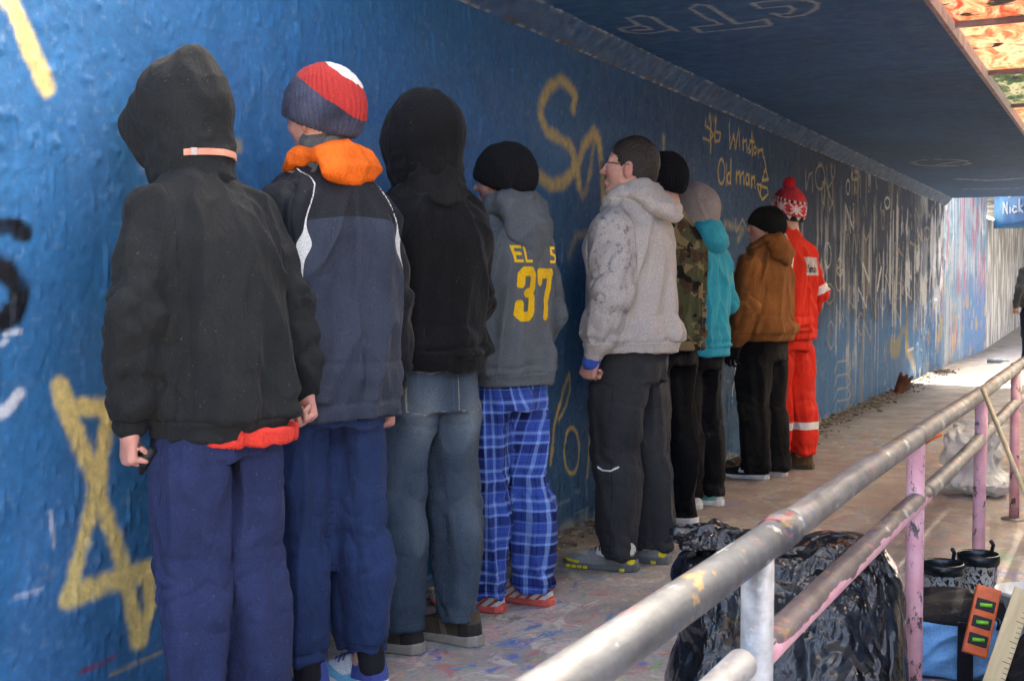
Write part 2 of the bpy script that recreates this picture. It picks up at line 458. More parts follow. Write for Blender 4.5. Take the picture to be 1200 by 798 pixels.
# painted lettering: colour, width, softness, strength, points in metres on the wall (Y, Z) / the ceiling (X, Y)
WALL_STROKES = [
    ('p', 0.0496, 0.55, 1.15, [(2.084, 1.902), (2.133, 1.852), (2.192, 1.758), (2.243, 1.662)]),
    ('k', 0.047, 0.5, 1.2, [(2.056, 1.316), (2.121, 1.313), (2.159, 1.298)]),
    ('k', 0.0558, 0.6, 1.2, [(2.054, 1.22), (2.113, 1.205), (2.148, 1.164), (2.142, 1.118), (2.106, 1.09), (2.051, 1.079)]),
    ('w', 0.0308, 0.5, 0.8, [(2.056, 0.861), (2.101, 0.873), (2.142, 0.907)]),
    ('w', 0.0166, 0.6, 0.6, [(2.105, 1.053), (2.146, 1.06)]),
    ('w', 0.0103, 0.6, 0.5, [(2.084, 1.028), (2.11, 1.037)]),
    ('p', 0.0422, 0.62, 1.15, [(2.278, 0.915), (2.262, 0.922), (2.271, 0.881), (2.31, 0.86), (2.432, 0.849)]),
    ('p', 0.0529, 0.62, 1.15, [(2.278, 0.885), (2.347, 0.737), (2.393, 0.638), (2.467, 0.447), (2.494, 0.356), (2.533, 0.206)]),
    ('p', 0.0508, 0.62, 1.15, [(2.434, 0.841), (2.393, 0.649), (2.317, 0.456), (2.293, 0.384)]),
    ('p', 0.0549, 0.62, 1.15, [(2.293, 0.379), (2.423, 0.382), (2.572, 0.385)]),
    ('p', 0.041, 0.62, 1.15, [(2.569, 0.372), (2.58, 0.293), (2.543, 0.198)]),
    ('r', 0.0091, 0.7, 0.6, [(2.321, 0.173), (2.389, 0.175), (2.442, 0.181)]),
    ('y', 0.012, 0.8, 0.5, [(2.425, 0.137), (2.62, 0.145)]),
    ('w', 0.0065, 0.7, 0.5, [(2.232, 0.604), (2.241, 0.516)]),
    ('w', 0.0085, 0.8, 0.4, [(2.121, 0.413), (2.201, 0.416)]),
    ('y', 0.0409, 0.9, 0.7, [(2.904, 1.596), (2.974, 1.588)]),
    ('y', 0.071, 1, 0.25, [(2.611, 1.509), (2.665, 1.562)]),
    ('y', 0.0245, 0.8, 0.7, [(3.137, 0.807), (3.16, 0.56)]),
    ('y', 0.0222, 0.8, 0.5, [(3.829, 0.593), (3.887, 0.459)]),
    ('y', 0.0543, 0.85, 0.72, [(5.457, 2.015), (5.484, 2.083), (5.412, 2.118), (5.323, 2.132), (5.195, 2.083), (5.113, 1.997), (5.102, 1.935), (5.164, 1.877), (5.303, 1.857), (5.424, 1.833), (5.482, 1.779), (5.454, 1.712), (5.347, 1.654), (5.218, 1.631), (5.093, 1.666)]),
    ('y', 0.0553, 0.85, 0.72, [(5.528, 1.663), (5.516, 1.745), (5.574, 1.844), (5.706, 1.933), (5.78, 1.893), (5.814, 1.79), (5.833, 1.675), (5.846, 1.598)]),
    ('y', 0.0376, 0.9, 0.45, [(5.718, 1.896), (5.683, 1.759), (5.623, 1.641), (5.58, 1.606), (5.533, 1.654)]),
    ('y', 0.0387, 0.9, 0.5, [(6.732, 2.013), (6.733, 1.937)]),
    ('y', 0.037, 1, 0.3, [(5.419, 1.312), (5.499, 1.413), (5.646, 1.427)]),
    ('y', 0.0223, 0.7, 0.75, [(5.417, 0.745), (5.355, 0.683), (5.307, 0.605), (5.247, 0.52), (5.212, 0.343)]),
    ('y', 0.0184, 0.7, 0.65, [(5.423, 0.74), (5.425, 0.667), (5.381, 0.599), (5.295, 0.536)]),
    ('y', 0.0205, 0.6, 0.75, [(5.542, 0.363), (5.536, 0.325), (5.52, 0.293), (5.496, 0.271), (5.466, 0.262), (5.434, 0.266), (5.404, 0.283), (5.38, 0.311), (5.364, 0.347), (5.359, 0.385), (5.364, 0.422), (5.379, 0.454), (5.403, 0.476), (5.433, 0.486), (5.464, 0.483), (5.495, 0.466), (5.519, 0.438), (5.536, 0.403), (5.542, 0.363)]),
    ('y', 0.0193, 0.6, 0.75, [(5.673, 0.477), (5.663, 0.35), (5.65, 0.221)]),
    ('y', 0.0214, 0.7, 0.8, [(5.678, 0.568), (5.672, 0.542)]),
    ('g', 0.0086, 0.6, 0.5, [(5.472, 0.059), (5.657, 0.061)]),
    ('g', 0.0083, 0.6, 0.4, [(5.248, 0.137), (5.421, 0.14)]),
    ('g', 0.0064, 0.6, 0.5, [(5.629, 0.215), (5.643, 0.106)]),
    ('g', 0.009, 0.6, 0.4, [(5.795, 0.016), (5.969, 0.021)]),
    ('y', 0.0155, 0.45, 0.95, [(7.711, 2.237), (7.61, 2.24), (7.504, 2.201), (7.497, 2.17), (7.612, 2.153), (7.664, 2.128), (7.593, 2.084), (7.46, 2.086)]),
    ('y', 0.0156, 0.45, 0.95, [(7.607, 2.201), (7.611, 2.013)]),
    ('y', 0.0159, 0.45, 0.95, [(7.719, 2.226), (7.696, 2.15), (7.698, 2.089), (7.796, 2.108), (7.82, 2.157), (7.704, 2.157)]),
    ('y', 0.0164, 0.45, 0.95, [(8.005, 2.25), (8.023, 2.077), (8.104, 2.182), (8.151, 2.082), (8.229, 2.232)]),
    ('y', 0.0167, 0.45, 0.95, [(8.248, 2.191), (8.26, 2.101)]),
    ('y', 0.0168, 0.45, 0.95, [(8.332, 2.178), (8.344, 2.1), (8.351, 2.156), (8.417, 2.176), (8.448, 2.097)]),
    ('y', 0.0172, 0.45, 0.95, [(8.513, 2.162), (8.466, 2.128), (8.525, 2.107), (8.477, 2.087)]),
    ('y', 0.0172, 0.45, 0.95, [(8.55, 2.237), (8.574, 2.085)]),
    ('y', 0.0173, 0.45, 0.95, [(8.503, 2.179), (8.611, 2.183)]),
    ('y', 0.0173, 0.45, 0.95, [(8.662, 2.129), (8.657, 2.112), (8.642, 2.101), (8.624, 2.099), (8.609, 2.108), (8.603, 2.123), (8.608, 2.139), (8.622, 2.15), (8.641, 2.152), (8.656, 2.144), (8.662, 2.129)]),
    ('y', 0.0175, 0.45, 0.95, [(8.712, 2.146), (8.724, 2.088), (8.733, 2.133), (8.824, 2.15), (8.857, 2.091)]),
    ('y', 0.0159, 0.45, 0.95, [(7.915, 1.917), (7.908, 1.881), (7.889, 1.851), (7.861, 1.833), (7.829, 1.831), (7.8, 1.844), (7.78, 1.871), (7.772, 1.905), (7.778, 1.94), (7.797, 1.97), (7.825, 1.988), (7.857, 1.991), (7.886, 1.978), (7.907, 1.951), (7.915, 1.917)]),
    ('y', 0.0162, 0.45, 0.95, [(7.952, 1.97), (7.964, 1.832)]),
    ('y', 0.0164, 0.45, 0.95, [(8.047, 2.01), (8.051, 1.845)]),
    ('y', 0.0162, 0.45, 0.95, [(8.05, 1.883), (8.043, 1.862), (8.024, 1.847), (7.999, 1.846), (7.98, 1.857), (7.972, 1.877), (7.979, 1.899), (7.998, 1.913), (8.022, 1.915), (8.042, 1.904), (8.05, 1.883)]),
    ('y', 0.0168, 0.45, 0.95, [(8.182, 1.948), (8.185, 1.861), (8.192, 1.92), (8.264, 1.949), (8.276, 1.864), (8.293, 1.928), (8.357, 1.949), (8.369, 1.866)]),
    ('y', 0.017, 0.45, 0.95, [(8.487, 1.91), (8.481, 1.888), (8.462, 1.873), (8.438, 1.871), (8.419, 1.883), (8.411, 1.904), (8.417, 1.927), (8.436, 1.942), (8.46, 1.944), (8.479, 1.932), (8.487, 1.91)]),
    ('y', 0.0172, 0.45, 0.95, [(8.491, 1.944), (8.503, 1.865)]),
    ('y', 0.0173, 0.45, 0.95, [(8.549, 1.942), (8.552, 1.857), (8.56, 1.922), (8.628, 1.941), (8.641, 1.861)]),
    ('y', 0.018, 0.45, 0.95, [(8.878, 2.1), (8.934, 2.007), (8.989, 1.948), (8.832, 1.927), (8.892, 2.004)]),
    ('y', 0.0178, 0.45, 0.95, [(8.695, 1.892), (8.97, 1.881), (8.992, 1.843), (8.836, 1.789), (8.773, 1.822), (8.721, 1.866)]),
    ('y', 0.0177, 0.45, 0.95, [(8.802, 1.9), (8.783, 1.829)]),
    ('d', 0.0181, 0.6, 0.7, [(10.162, 2.108), (10.169, 1.952), (10.264, 2.085), (10.365, 2.109), (10.386, 1.951)]),
    ('d', 0.0185, 0.6, 0.7, [(10.853, 2.107), (10.836, 2.061), (10.785, 2.022), (10.709, 1.997), (10.626, 1.991), (10.55, 2.005), (10.498, 2.036), (10.478, 2.078), (10.494, 2.123), (10.543, 2.162), (10.616, 2.187), (10.7, 2.194), (10.777, 2.181), (10.832, 2.15), (10.853, 2.107)]),
    ('d', 0.0195, 0.6, 0.7, [(10.901, 2.211), (10.963, 2.024), (11.138, 2.087), (11.092, 2.219), (10.901, 2.211)]),
    ('d', 0.0191, 0.6, 0.7, [(10.802, 1.946), (10.822, 1.831)]),
    ('d', 0.0194, 0.6, 0.7, [(10.988, 1.992), (11.019, 1.825), (11.186, 1.92)]),
    ('d', 0.0198, 0.6, 0.7, [(11.202, 1.921), (11.241, 1.768)]),
    ('d', 0.0152, 0.6, 0.7, [(8.178, 1.621), (8.194, 1.531), (8.339, 1.629), (8.435, 1.567)]),
    ('d', 0.0189, 0.6, 0.7, [(10.596, 1.672), (10.661, 1.527)]),
    ('d', 0.0193, 0.6, 0.7, [(10.886, 1.751), (10.933, 1.569)]),
    ('w', 0.0163, 0.5, 0.8589775215438595, [(11.902, 2.097), (11.889, 2.054), (11.851, 2.026), (11.803, 2.023), (11.762, 2.046), (11.745, 2.085), (11.757, 2.127), (11.795, 2.156), (11.843, 2.159), (11.885, 2.137), (11.902, 2.097)]),
    ('w', 0.0297, 0.5, 0.530859789305927, [(15.168, 1.006), (15.159, 1.111), (15.592, 1.002), (15.582, 1.11)]),
    ('w', 0.0175, 0.5, 0.5448203460386977, [(16.289, 2.194), (16.273, 2.362), (16.63, 2.214), (16.614, 2.385)]),
    ('d', 0.0219, 0.5, 0.5244367702968052, [(15.766, 0.632), (15.747, 0.84), (16.143, 0.62), (16.123, 0.832)]),
    ('w', 0.0246, 0.5, 0.6861834008429457, [(11.732, 1.692), (11.719, 1.924), (12.074, 1.706), (12.059, 1.944)]),
    ('d', 0.0233, 0.5, 0.5166125957113191, [(15.861, 0.847), (15.847, 0.998), (16.262, 0.839), (16.247, 0.994)]),
    ('d', 0.0191, 0.5, 0.6356200430574965, [(11.882, 0.962), (11.877, 1.048), (12.131, 0.958), (12.125, 1.046)]),
    ('d', 0.0212, 0.5, 0.5381524174798415, [(12.446, 0.738), (12.496, 0.629)]),
    ('w', 0.0247, 0.5, 0.7540812441292012, [(12.351, 1.021), (12.343, 1.148), (12.647, 1.018), (12.639, 1.148)]),
    ('d', 0.0178, 0.5, 0.42140559389100984, [(12.065, 1.455), (12.118, 1.232)]),
    ('w', 0.019, 0.5, 0.5608380599543704, [(14.399, 0.733), (14.381, 0.961), (14.866, 0.72), (14.846, 0.955)]),
    ('d', 0.019, 0.5, 0.8470418372904593, [(11.649, 1.232), (11.62, 1.165), (11.537, 1.124), (11.434, 1.125), (11.35, 1.166), (11.315, 1.231), (11.343, 1.296), (11.423, 1.338), (11.526, 1.339), (11.612, 1.299), (11.649, 1.232)]),
    ('d', 0.0112, 0.5, 0.4847835219099776, [(12.197, 1.87), (12.184, 1.818), (12.144, 1.784), (12.093, 1.781), (12.049, 1.811), (12.031, 1.862), (12.043, 1.913), (12.083, 1.947), (12.134, 1.95), (12.177, 1.921), (12.197, 1.87)]),
    ('d', 0.0306, 0.5, 0.4568091163759661, [(15.181, 1.777), (15.252, 1.662)]),
    ('d', 0.0167, 0.5, 0.5245293256693816, [(11.255, 1.096), (11.225, 1.043), (11.141, 1.011), (11.036, 1.013), (10.952, 1.046), (10.918, 1.098), (10.946, 1.15), (11.028, 1.183), (11.132, 1.183), (11.219, 1.15), (11.255, 1.096)]),
    ('d', 0.0352, 0.5, 0.6388809815115211, [(16.648, 2.194), (16.973, 2.061), (17.279, 2.23)]),
    ('d', 0.024, 0.5, 0.8155235596586756, [(11.877, 1.651), (11.921, 1.574)]),
    ('w', 0.0184, 0.5, 0.530843621275208, [(13.218, 2.282), (13.274, 2.172)]),
    ('d', 0.0213, 0.5, 0.7954288613697607, [(12.261, 0.92), (12.349, 0.79), (12.421, 0.917)]),
    ('d', 0.0185, 0.5, 0.6356145299952651, [(14.907, 1.544), (14.973, 1.46)]),
    ('d', 0.0327, 0.5, 0.8781395289912464, [(15.98, 1.733), (15.967, 1.868), (16.288, 1.743), (16.275, 1.88)]),
    ('d', 0.0228, 0.5, 0.4638163937882344, [(11.291, 0.726), (11.269, 0.654), (11.203, 0.612), (11.12, 0.616), (11.052, 0.663), (11.023, 0.735), (11.045, 0.806), (11.108, 0.848), (11.191, 0.846), (11.261, 0.8), (11.291, 0.726)]),
    ('d', 0.0243, 0.5, 0.6018630650918221, [(16.629, 1.262), (16.789, 1.185), (16.937, 1.263)]),
    ('w', 0.0177, 0.5, 0.7848846881947285, [(12.6, 0.95), (12.593, 1.058), (12.781, 0.947), (12.774, 1.056)]),
    ('d', 0.0207, 0.5, 0.809214593066834, [(12.574, 1.955), (12.622, 1.877)]),
    ('w', 0.0238, 0.5, 0.45645823660802554, [(13.855, 1.023), (13.83, 0.956), (13.755, 0.916), (13.66, 0.917), (13.58, 0.96), (13.547, 1.026), (13.571, 1.092), (13.644, 1.133), (13.739, 1.133), (13.82, 1.091), (13.855, 1.023)]),
    ('d', 0.0272, 0.5, 0.548469223967526, [(13.71, 1.877), (13.699, 1.817), (13.66, 1.778), (13.609, 1.776), (13.565, 1.811), (13.546, 1.869), (13.557, 1.928), (13.595, 1.967), (13.646, 1.97), (13.69, 1.935), (13.71, 1.877)]),
    ('d', 0.0169, 0.5, 0.7793558347472995, [(12.372, 2.261), (12.429, 2.029)]),
    ('d', 0.0338, 0.5, 0.6079464042851477, [(15.461, 1.614), (15.454, 1.693), (16.078, 1.63), (16.07, 1.713)]),
    ('d', 0.0208, 0.5, 0.7991744352813481, [(14.397, 1.488), (14.383, 1.66), (14.947, 1.499), (14.932, 1.677)]),
    ('d', 0.0141, 0.5, 0.8868802536430669, [(11.488, 0.936), (11.569, 0.83), (11.639, 0.933)]),
    ('d', 0.0203, 0.5, 0.7004982042470926, [(10.862, 1.979), (10.852, 1.923), (10.822, 1.888), (10.783, 1.885), (10.75, 1.917), (10.736, 1.971), (10.745, 2.026), (10.775, 2.062), (10.814, 2.065), (10.847, 2.034), (10.862, 1.979)]),
    ('w', 0.0286, 0.5, 0.7133502788904775, [(13.439, 1.519), (13.498, 1.379)]),
    ('d', 0.0181, 0.5, 0.8337630439797828, [(14.175, 1.369), (14.442, 1.249), (14.698, 1.375)]),
    ('d', 0.0198, 0.5, 0.6166999805068973, [(15.129, 1.236), (15.117, 1.378), (15.375, 1.237), (15.363, 1.381)]),
    ('w', 0.0226, 0.5, 0.5752204286864648, [(13.841, 1.114), (13.828, 1.289), (14.104, 1.113), (14.09, 1.291)]),
    ('d', 0.0236, 0.5, 0.5633362590321258, [(13.989, 2.207), (14.052, 2.074)]),
    ('d', 0.0226, 0.5, 0.87666621617376, [(12.333, 2.236), (12.296, 2.211), (12.198, 2.189), (12.077, 2.18), (11.981, 2.186), (11.943, 2.205), (11.978, 2.23), (12.073, 2.251), (12.194, 2.261), (12.293, 2.255), (12.333, 2.236)]),
    ('w', 0.0126, 0.5, 0.6395653414554764, [(11.63, 1.339), (11.607, 1.292), (11.544, 1.262), (11.464, 1.261), (11.398, 1.29), (11.372, 1.336), (11.393, 1.383), (11.456, 1.413), (11.535, 1.415), (11.602, 1.387), (11.63, 1.339)]),
    ('d', 0.0184, 0.5, 0.6449178647383655, [(15.729, 2.042), (15.999, 1.86), (16.241, 2.069)]),
    ('d', 0.018, 0.5, 0.8847564578707937, [(11.641, 1.773), (11.781, 1.577), (11.9, 1.785)]),
    ('d', 0.0195, 0.5, 0.8130007116656814, [(12.137, 1.655), (12.244, 1.485), (12.332, 1.662)]),
    ('d', 0.026, 0.5, 0.7019018091121276, [(12.574, 1.687), (12.722, 1.616), (12.864, 1.698)]),
    ('d', 0.0227, 0.5, 0.47436352194845677, [(12.105, 2.166), (12.205, 2.057), (12.291, 2.18)]),
    ('w', 0.0185, 0.5, 0.4787596842322803, [(11.779, 1.665), (11.765, 1.9), (11.94, 1.671), (11.926, 1.909)]),
    ('d', 0.0138, 0.5, 0.8451158927064406, [(11.244, 2.197), (11.233, 2.158), (11.201, 2.132), (11.159, 2.129), (11.125, 2.15), (11.11, 2.186), (11.121, 2.224), (11.153, 2.25), (11.194, 2.254), (11.229, 2.233), (11.244, 2.197)]),
    ('d', 0.0191, 0.5, 0.40129906730244497, [(14.913, 1.111), (14.863, 1.058), (14.724, 1.026), (14.553, 1.027), (14.415, 1.061), (14.36, 1.113), (14.407, 1.165), (14.54, 1.198), (14.71, 1.198), (14.854, 1.165), (14.913, 1.111)]),
    ('d', 0.0239, 0.5, 0.5879846199156147, [(15.788, 1.992), (15.776, 2.125), (16.089, 2.006), (16.077, 2.142)]),
    ('d', 0.0153, 0.5, 0.5934027711373602, [(11.429, 0.779), (11.42, 0.942), (11.68, 0.772), (11.671, 0.938)]),
    ('w', 0.0137, 0.5, 0.8242944255819249, [(12.78, 2.333), (12.839, 2.117)]),
    ('d', 0.0327, 0.5, 0.7532290826348966, [(15.47, 2.015), (15.547, 1.858)]),
    ('w', 0.0241, 0.5, 0.8515399296273933, [(16.396, 0.835), (16.48, 0.702)]),
    ('d', 0.0143, 0.5, 0.6894873911811554, [(12.645, 0.788), (12.625, 0.724), (12.563, 0.686), (12.485, 0.689), (12.419, 0.73), (12.392, 0.795), (12.411, 0.857), (12.472, 0.895), (12.55, 0.894), (12.616, 0.853), (12.645, 0.788)]),
    ('w', 0.0309, 0.5, 0.8465977635831956, [(15.174, 1.244), (15.157, 1.441), (15.571, 1.246), (15.554, 1.448)]),
    ('d', 0.0325, 0.5, 0.48856779230203395, [(15.781, 1.326), (16.039, 1.144), (16.27, 1.33)]),
    ('w', 0.0191, 0.5, 0.5681958056300407, [(11.122, 1.439), (11.099, 1.374), (11.032, 1.332), (10.949, 1.331), (10.88, 1.37), (10.852, 1.433), (10.874, 1.498), (10.938, 1.539), (11.022, 1.542), (11.092, 1.504), (11.122, 1.439)]),
    ('w', 0.0264, 0.5, 0.7116810332023381, [(14.045, 2.077), (14.015, 2.039), (13.931, 2.012), (13.826, 2.006), (13.741, 2.023), (13.707, 2.056), (13.736, 2.094), (13.818, 2.121), (13.922, 2.127), (14.01, 2.111), (14.045, 2.077)]),
    ('d', 0.0146, 0.5, 0.5799173178121892, [(13.902, 2.348), (14.001, 2.163), (14.072, 2.362)]),
    ('d', 0.0262, 0.5, 0.41702092652345096, [(15.922, 1.187), (16.113, 0.985), (16.269, 1.188)]),
    ('d', 0.023, 0.5, 0.7944175958915924, [(12.632, 0.625), (12.62, 0.826), (13.039, 0.609), (13.026, 0.815)]),
    ('d', 0.0187, 0.5, 0.8542702861395205, [(14.519, 1.638), (14.615, 1.542), (14.697, 1.644)]),
    ('d', 0.0203, 0.5, 0.44330797504664454, [(16.651, 0.853), (16.738, 0.715)]),
    ('w', 0.0267, 0.5, 0.7911223715766919, [(12.578, 1.21), (12.566, 1.396), (12.911, 1.211), (12.898, 1.401)]),
    ('d', 0.0212, 0.5, 0.4570108914580016, [(14.055, 1.275), (14.126, 1.045)]),
    ('d', 0.0243, 0.5, 0.45700202955879504, [(12.376, 1.667), (12.433, 1.425)]),
    ('d', 0.0314, 0.5, 0.48963539413765944, [(17.035, 1.854), (16.984, 1.805), (16.845, 1.771), (16.672, 1.765), (16.532, 1.789), (16.475, 1.833), (16.523, 1.881), (16.657, 1.915), (16.83, 1.922), (16.975, 1.899), (17.035, 1.854)]),
    ('d', 0.0132, 0.5, 0.5622086749649546, [(14.647, 2.353), (14.721, 2.162)]),
    ('w', 0.0231, 0.5, 0.42475669218632917, [(12.365, 0.797), (12.418, 0.616)]),
    ('d', 0.023, 0.5, 0.7351904818532013, [(10.848, 1.863), (10.836, 2.097), (11.17, 1.881), (11.157, 2.121)]),
    ('d', 0.0172, 0.5, 0.6149997157741725, [(13.141, 1.03), (13.292, 0.819), (13.416, 1.027)]),
    ('d', 0.0179, 0.6, 0.6, [(11.304, 0.39), (11.444, 0.475), (11.898, 0.466), (12.061, 0.383), (11.905, 0.344)]),
    ('d', 0.0179, 0.6, 0.6, [(11.311, 0.265), (11.451, 0.349), (11.905, 0.336), (12.069, 0.251), (11.912, 0.214)]),
    ('d', 0.018, 0.6, 0.6, [(11.317, 0.14), (11.457, 0.223), (11.913, 0.205), (12.077, 0.119), (11.92, 0.083)]),
    ('d', 0.018, 0.6, 0.6, [(11.323, 0.031), (11.463, 0.113), (11.919, 0.091), (12.084, 0.003), (11.927, -0.032)]),
    ('y', 0.1277, 1, 0.5, [(15.234, 0.46), (15.9, 0.167)]),
    ('w', 0.0264, 0.5, 0.8, [(15.364, 0.393), (15.812, 0.403)]),
    ('w', 0.0453, 0.4, 0.9, [(13.467, 1.269), (13.56, 1.36), (13.38, 1.125)]),
    ('d', 0.0244, 0.5, 0.7, [(12.048, 1.942), (12.139, 1.768), (12.073, 1.537), (12.003, 1.356)]),
    ('d', 0.0649, 0.5, 0.6, [(12.118, 2.125), (12.121, 2.077)]),
    ('w', 0.0152, 0.5, 0.8, [(8.242, 0.762), (8.187, 0.561), (8.111, 0.392)]),
    ('w', 0.0153, 0.5, 0.8, [(8.388, 0.714), (8.27, 0.497)]),
    ('w', 0.015, 0.5, 0.8, [(8.1, 0.797), (8.085, 0.654)]),
    ('d', 0.0527, 1, 0.5, [(7.925, 1.579), (8.364, 1.552), (8.242, 1.489)]),
    ('w', 0.0083, 0.6, 0.6, [(3.167, 0.401), (3.194, 0.402)]),
    ('w', 0.0064, 0.6, 0.5, [(3.837, 0.15), (3.86, 0.018)]),
    ('w', 0.0065, 0.6, 0.4, [(3.934, 0.324), (3.958, 0.191)]),
]
CEILING_STROKES = [
    (0.0106, [(-2.109, 5.372), (-2.122, 5.56), (-2.232, 5.581), (-2.232, 5.686), (-2.18, 5.739), (-2.125, 5.756), (-2.017, 5.726), (-1.999, 5.761), (-2.014, 5.59), (-2.004, 5.401), (-2.041, 5.359), (-2.117, 5.392)]),
    (0.0106, [(-2.131, 5.556), (-2.093, 5.616), (-2.111, 5.668), (-2.175, 5.646), (-2.192, 5.664), (-2.107, 5.681)]),
    (0.0102, [(-1.789, 5.327), (-1.79, 5.532), (-1.77, 5.712), (-1.906, 5.709), (-1.912, 5.847), (-1.566, 5.84), (-1.548, 5.701), (-1.699, 5.733), (-1.702, 5.553), (-1.699, 5.306), (-1.74, 5.264), (-1.792, 5.325)]),
    (0.0101, [(-1.516, 5.355), (-1.512, 5.466), (-1.389, 5.475), (-1.38, 5.545), (-1.428, 5.63), (-1.491, 5.589), (-1.455, 5.701), (-1.37, 5.687), (-1.29, 5.577), (-1.264, 5.482), (-1.285, 5.404), (-1.356, 5.343), (-1.514, 5.347)]),
    (0.0172, [(-1.499, 13.204), (-1.535, 13.336), (-1.606, 13.429), (-1.703, 13.468), (-1.809, 13.446), (-1.907, 13.365), (-1.981, 13.24), (-2.02, 13.092), (-2.019, 12.943), (-1.978, 12.817), (-1.906, 12.732), (-1.813, 12.699), (-1.712, 12.721), (-1.619, 12.796), (-1.545, 12.913), (-1.503, 13.056), (-1.499, 13.204)]),
    (0.0403, [(-1.873, 15.13), (-1.545, 15.555), (-1.16, 15.361)]),
    (0.0136, [(-1.95, 13.375), (-1.532, 12.997)]),
    (0.0261, [(-1.972, 16.781), (-1.279, 16.974)]),
]

# ------------------------------------------------------------------ painted surfaces
PAINTS = {'p': (.86, .68, .26), 'y': (.74, .52, .13), 'w': (.75, .77, .78), 'k': (.008, .008, .009), 'g': (.35, .42, .45), 'd': (.42, .37, .27), 'r': (.30, .02, .05)}
def stroke_alpha(A, B, pts, w, soft, seed):
    """A, B: flat coordinate arrays; returns indices and alpha of a sprayed line"""
    P = np.array(pts); m = w * (1 + soft) + .01
    sel = np.nonzero((A > P[:, 0].min() - m) & (A < P[:, 0].max() + m) & (B > P[:, 1].min() - m) & (B < P[:, 1].max() + m))[0]
    if not len(sel): return sel, None
    a, b = A[sel], B[sel]
    d = np.full(len(sel), 9.0)
    for i in range(len(P) - 1):
        e = P[i + 1] - P[i]; L = e @ e + 1e-9
        t = np.clip(((a - P[i, 0]) * e[0] + (b - P[i, 1]) * e[1]) / L, 0, 1)
        d = np.minimum(d, np.hypot(a - P[i, 0] - t * e[0], b - P[i, 1] - t * e[1]))
    Q = np.stack([a, b, a * 0], 1)
    d = d + (vnoise(Q * 60, seed) - .5) * w * .22 + (vnoise(Q * 9, seed + 1) - .5) * w * .25
    return sel, 1 - sstep(w * .5 * (1 - soft), w * .5 * (1 + soft), d)

WALL_X, WALL_H, CEIL_Z, END_Y, START_Y = -2.42, 2.30, 2.40, 18.4, 3.3
def wall_mesh(ycols, zrows, drip=1.0):
    A, B = np.meshgrid(ycols, zrows, indexing='ij')
    A = A.ravel(); B = B.ravel()
    Q = np.stack([A, B, A * 0], 1)
    # relief: brush drags, runs and flaked layers of old paint
    run = vnoise(Q * (34, 7, 1), 1)
    run2 = vnoise(Q * (60, 16, 1), 2)
    blob = vnoise(Q * (48, 40, 1), 3)
    cell = vnoise(Q * (13, 11, 1), 5)
    patch = sstep(.35, .65, vnoise(Q * (2.2, 2.0, 1), 6))
    rel = .0075 * sstep(.76, .86, run) * patch + .0045 * sstep(.80, .90, run2) + .0042 * sstep(.76, .90, blob) * (1 - .4 * patch)
    rel += .0015 * sstep(.52, .55, cell) + .0009 * (vnoise(Q * (26, 26, 1), 8) - .5) + .006 * (vnoise(Q * 3, 9) - .5)
    edge = sstep(.10, .0, B + .05 * (vnoise(Q * (9, 2, 1), 10) - .5))
    rel = rel * drip - .012 * edge * (vnoise(Q * (28, 28, 1), 11) > .5)
    n, k = len(ycols), len(zrows)
    V = np.stack([WALL_X + rel, A, B], 1)
    i = np.arange((n - 1) * k).reshape(n - 1, k)[:, :-1].ravel()
    F = np.stack([i, i + k, i + k + 1, i + 1], 1)
    return V, F, A, B, Q
def over(col, rgb, al):
    return col * (1 - al[:, None]) + np.asarray(rgb)[None, :] * al[:, None]
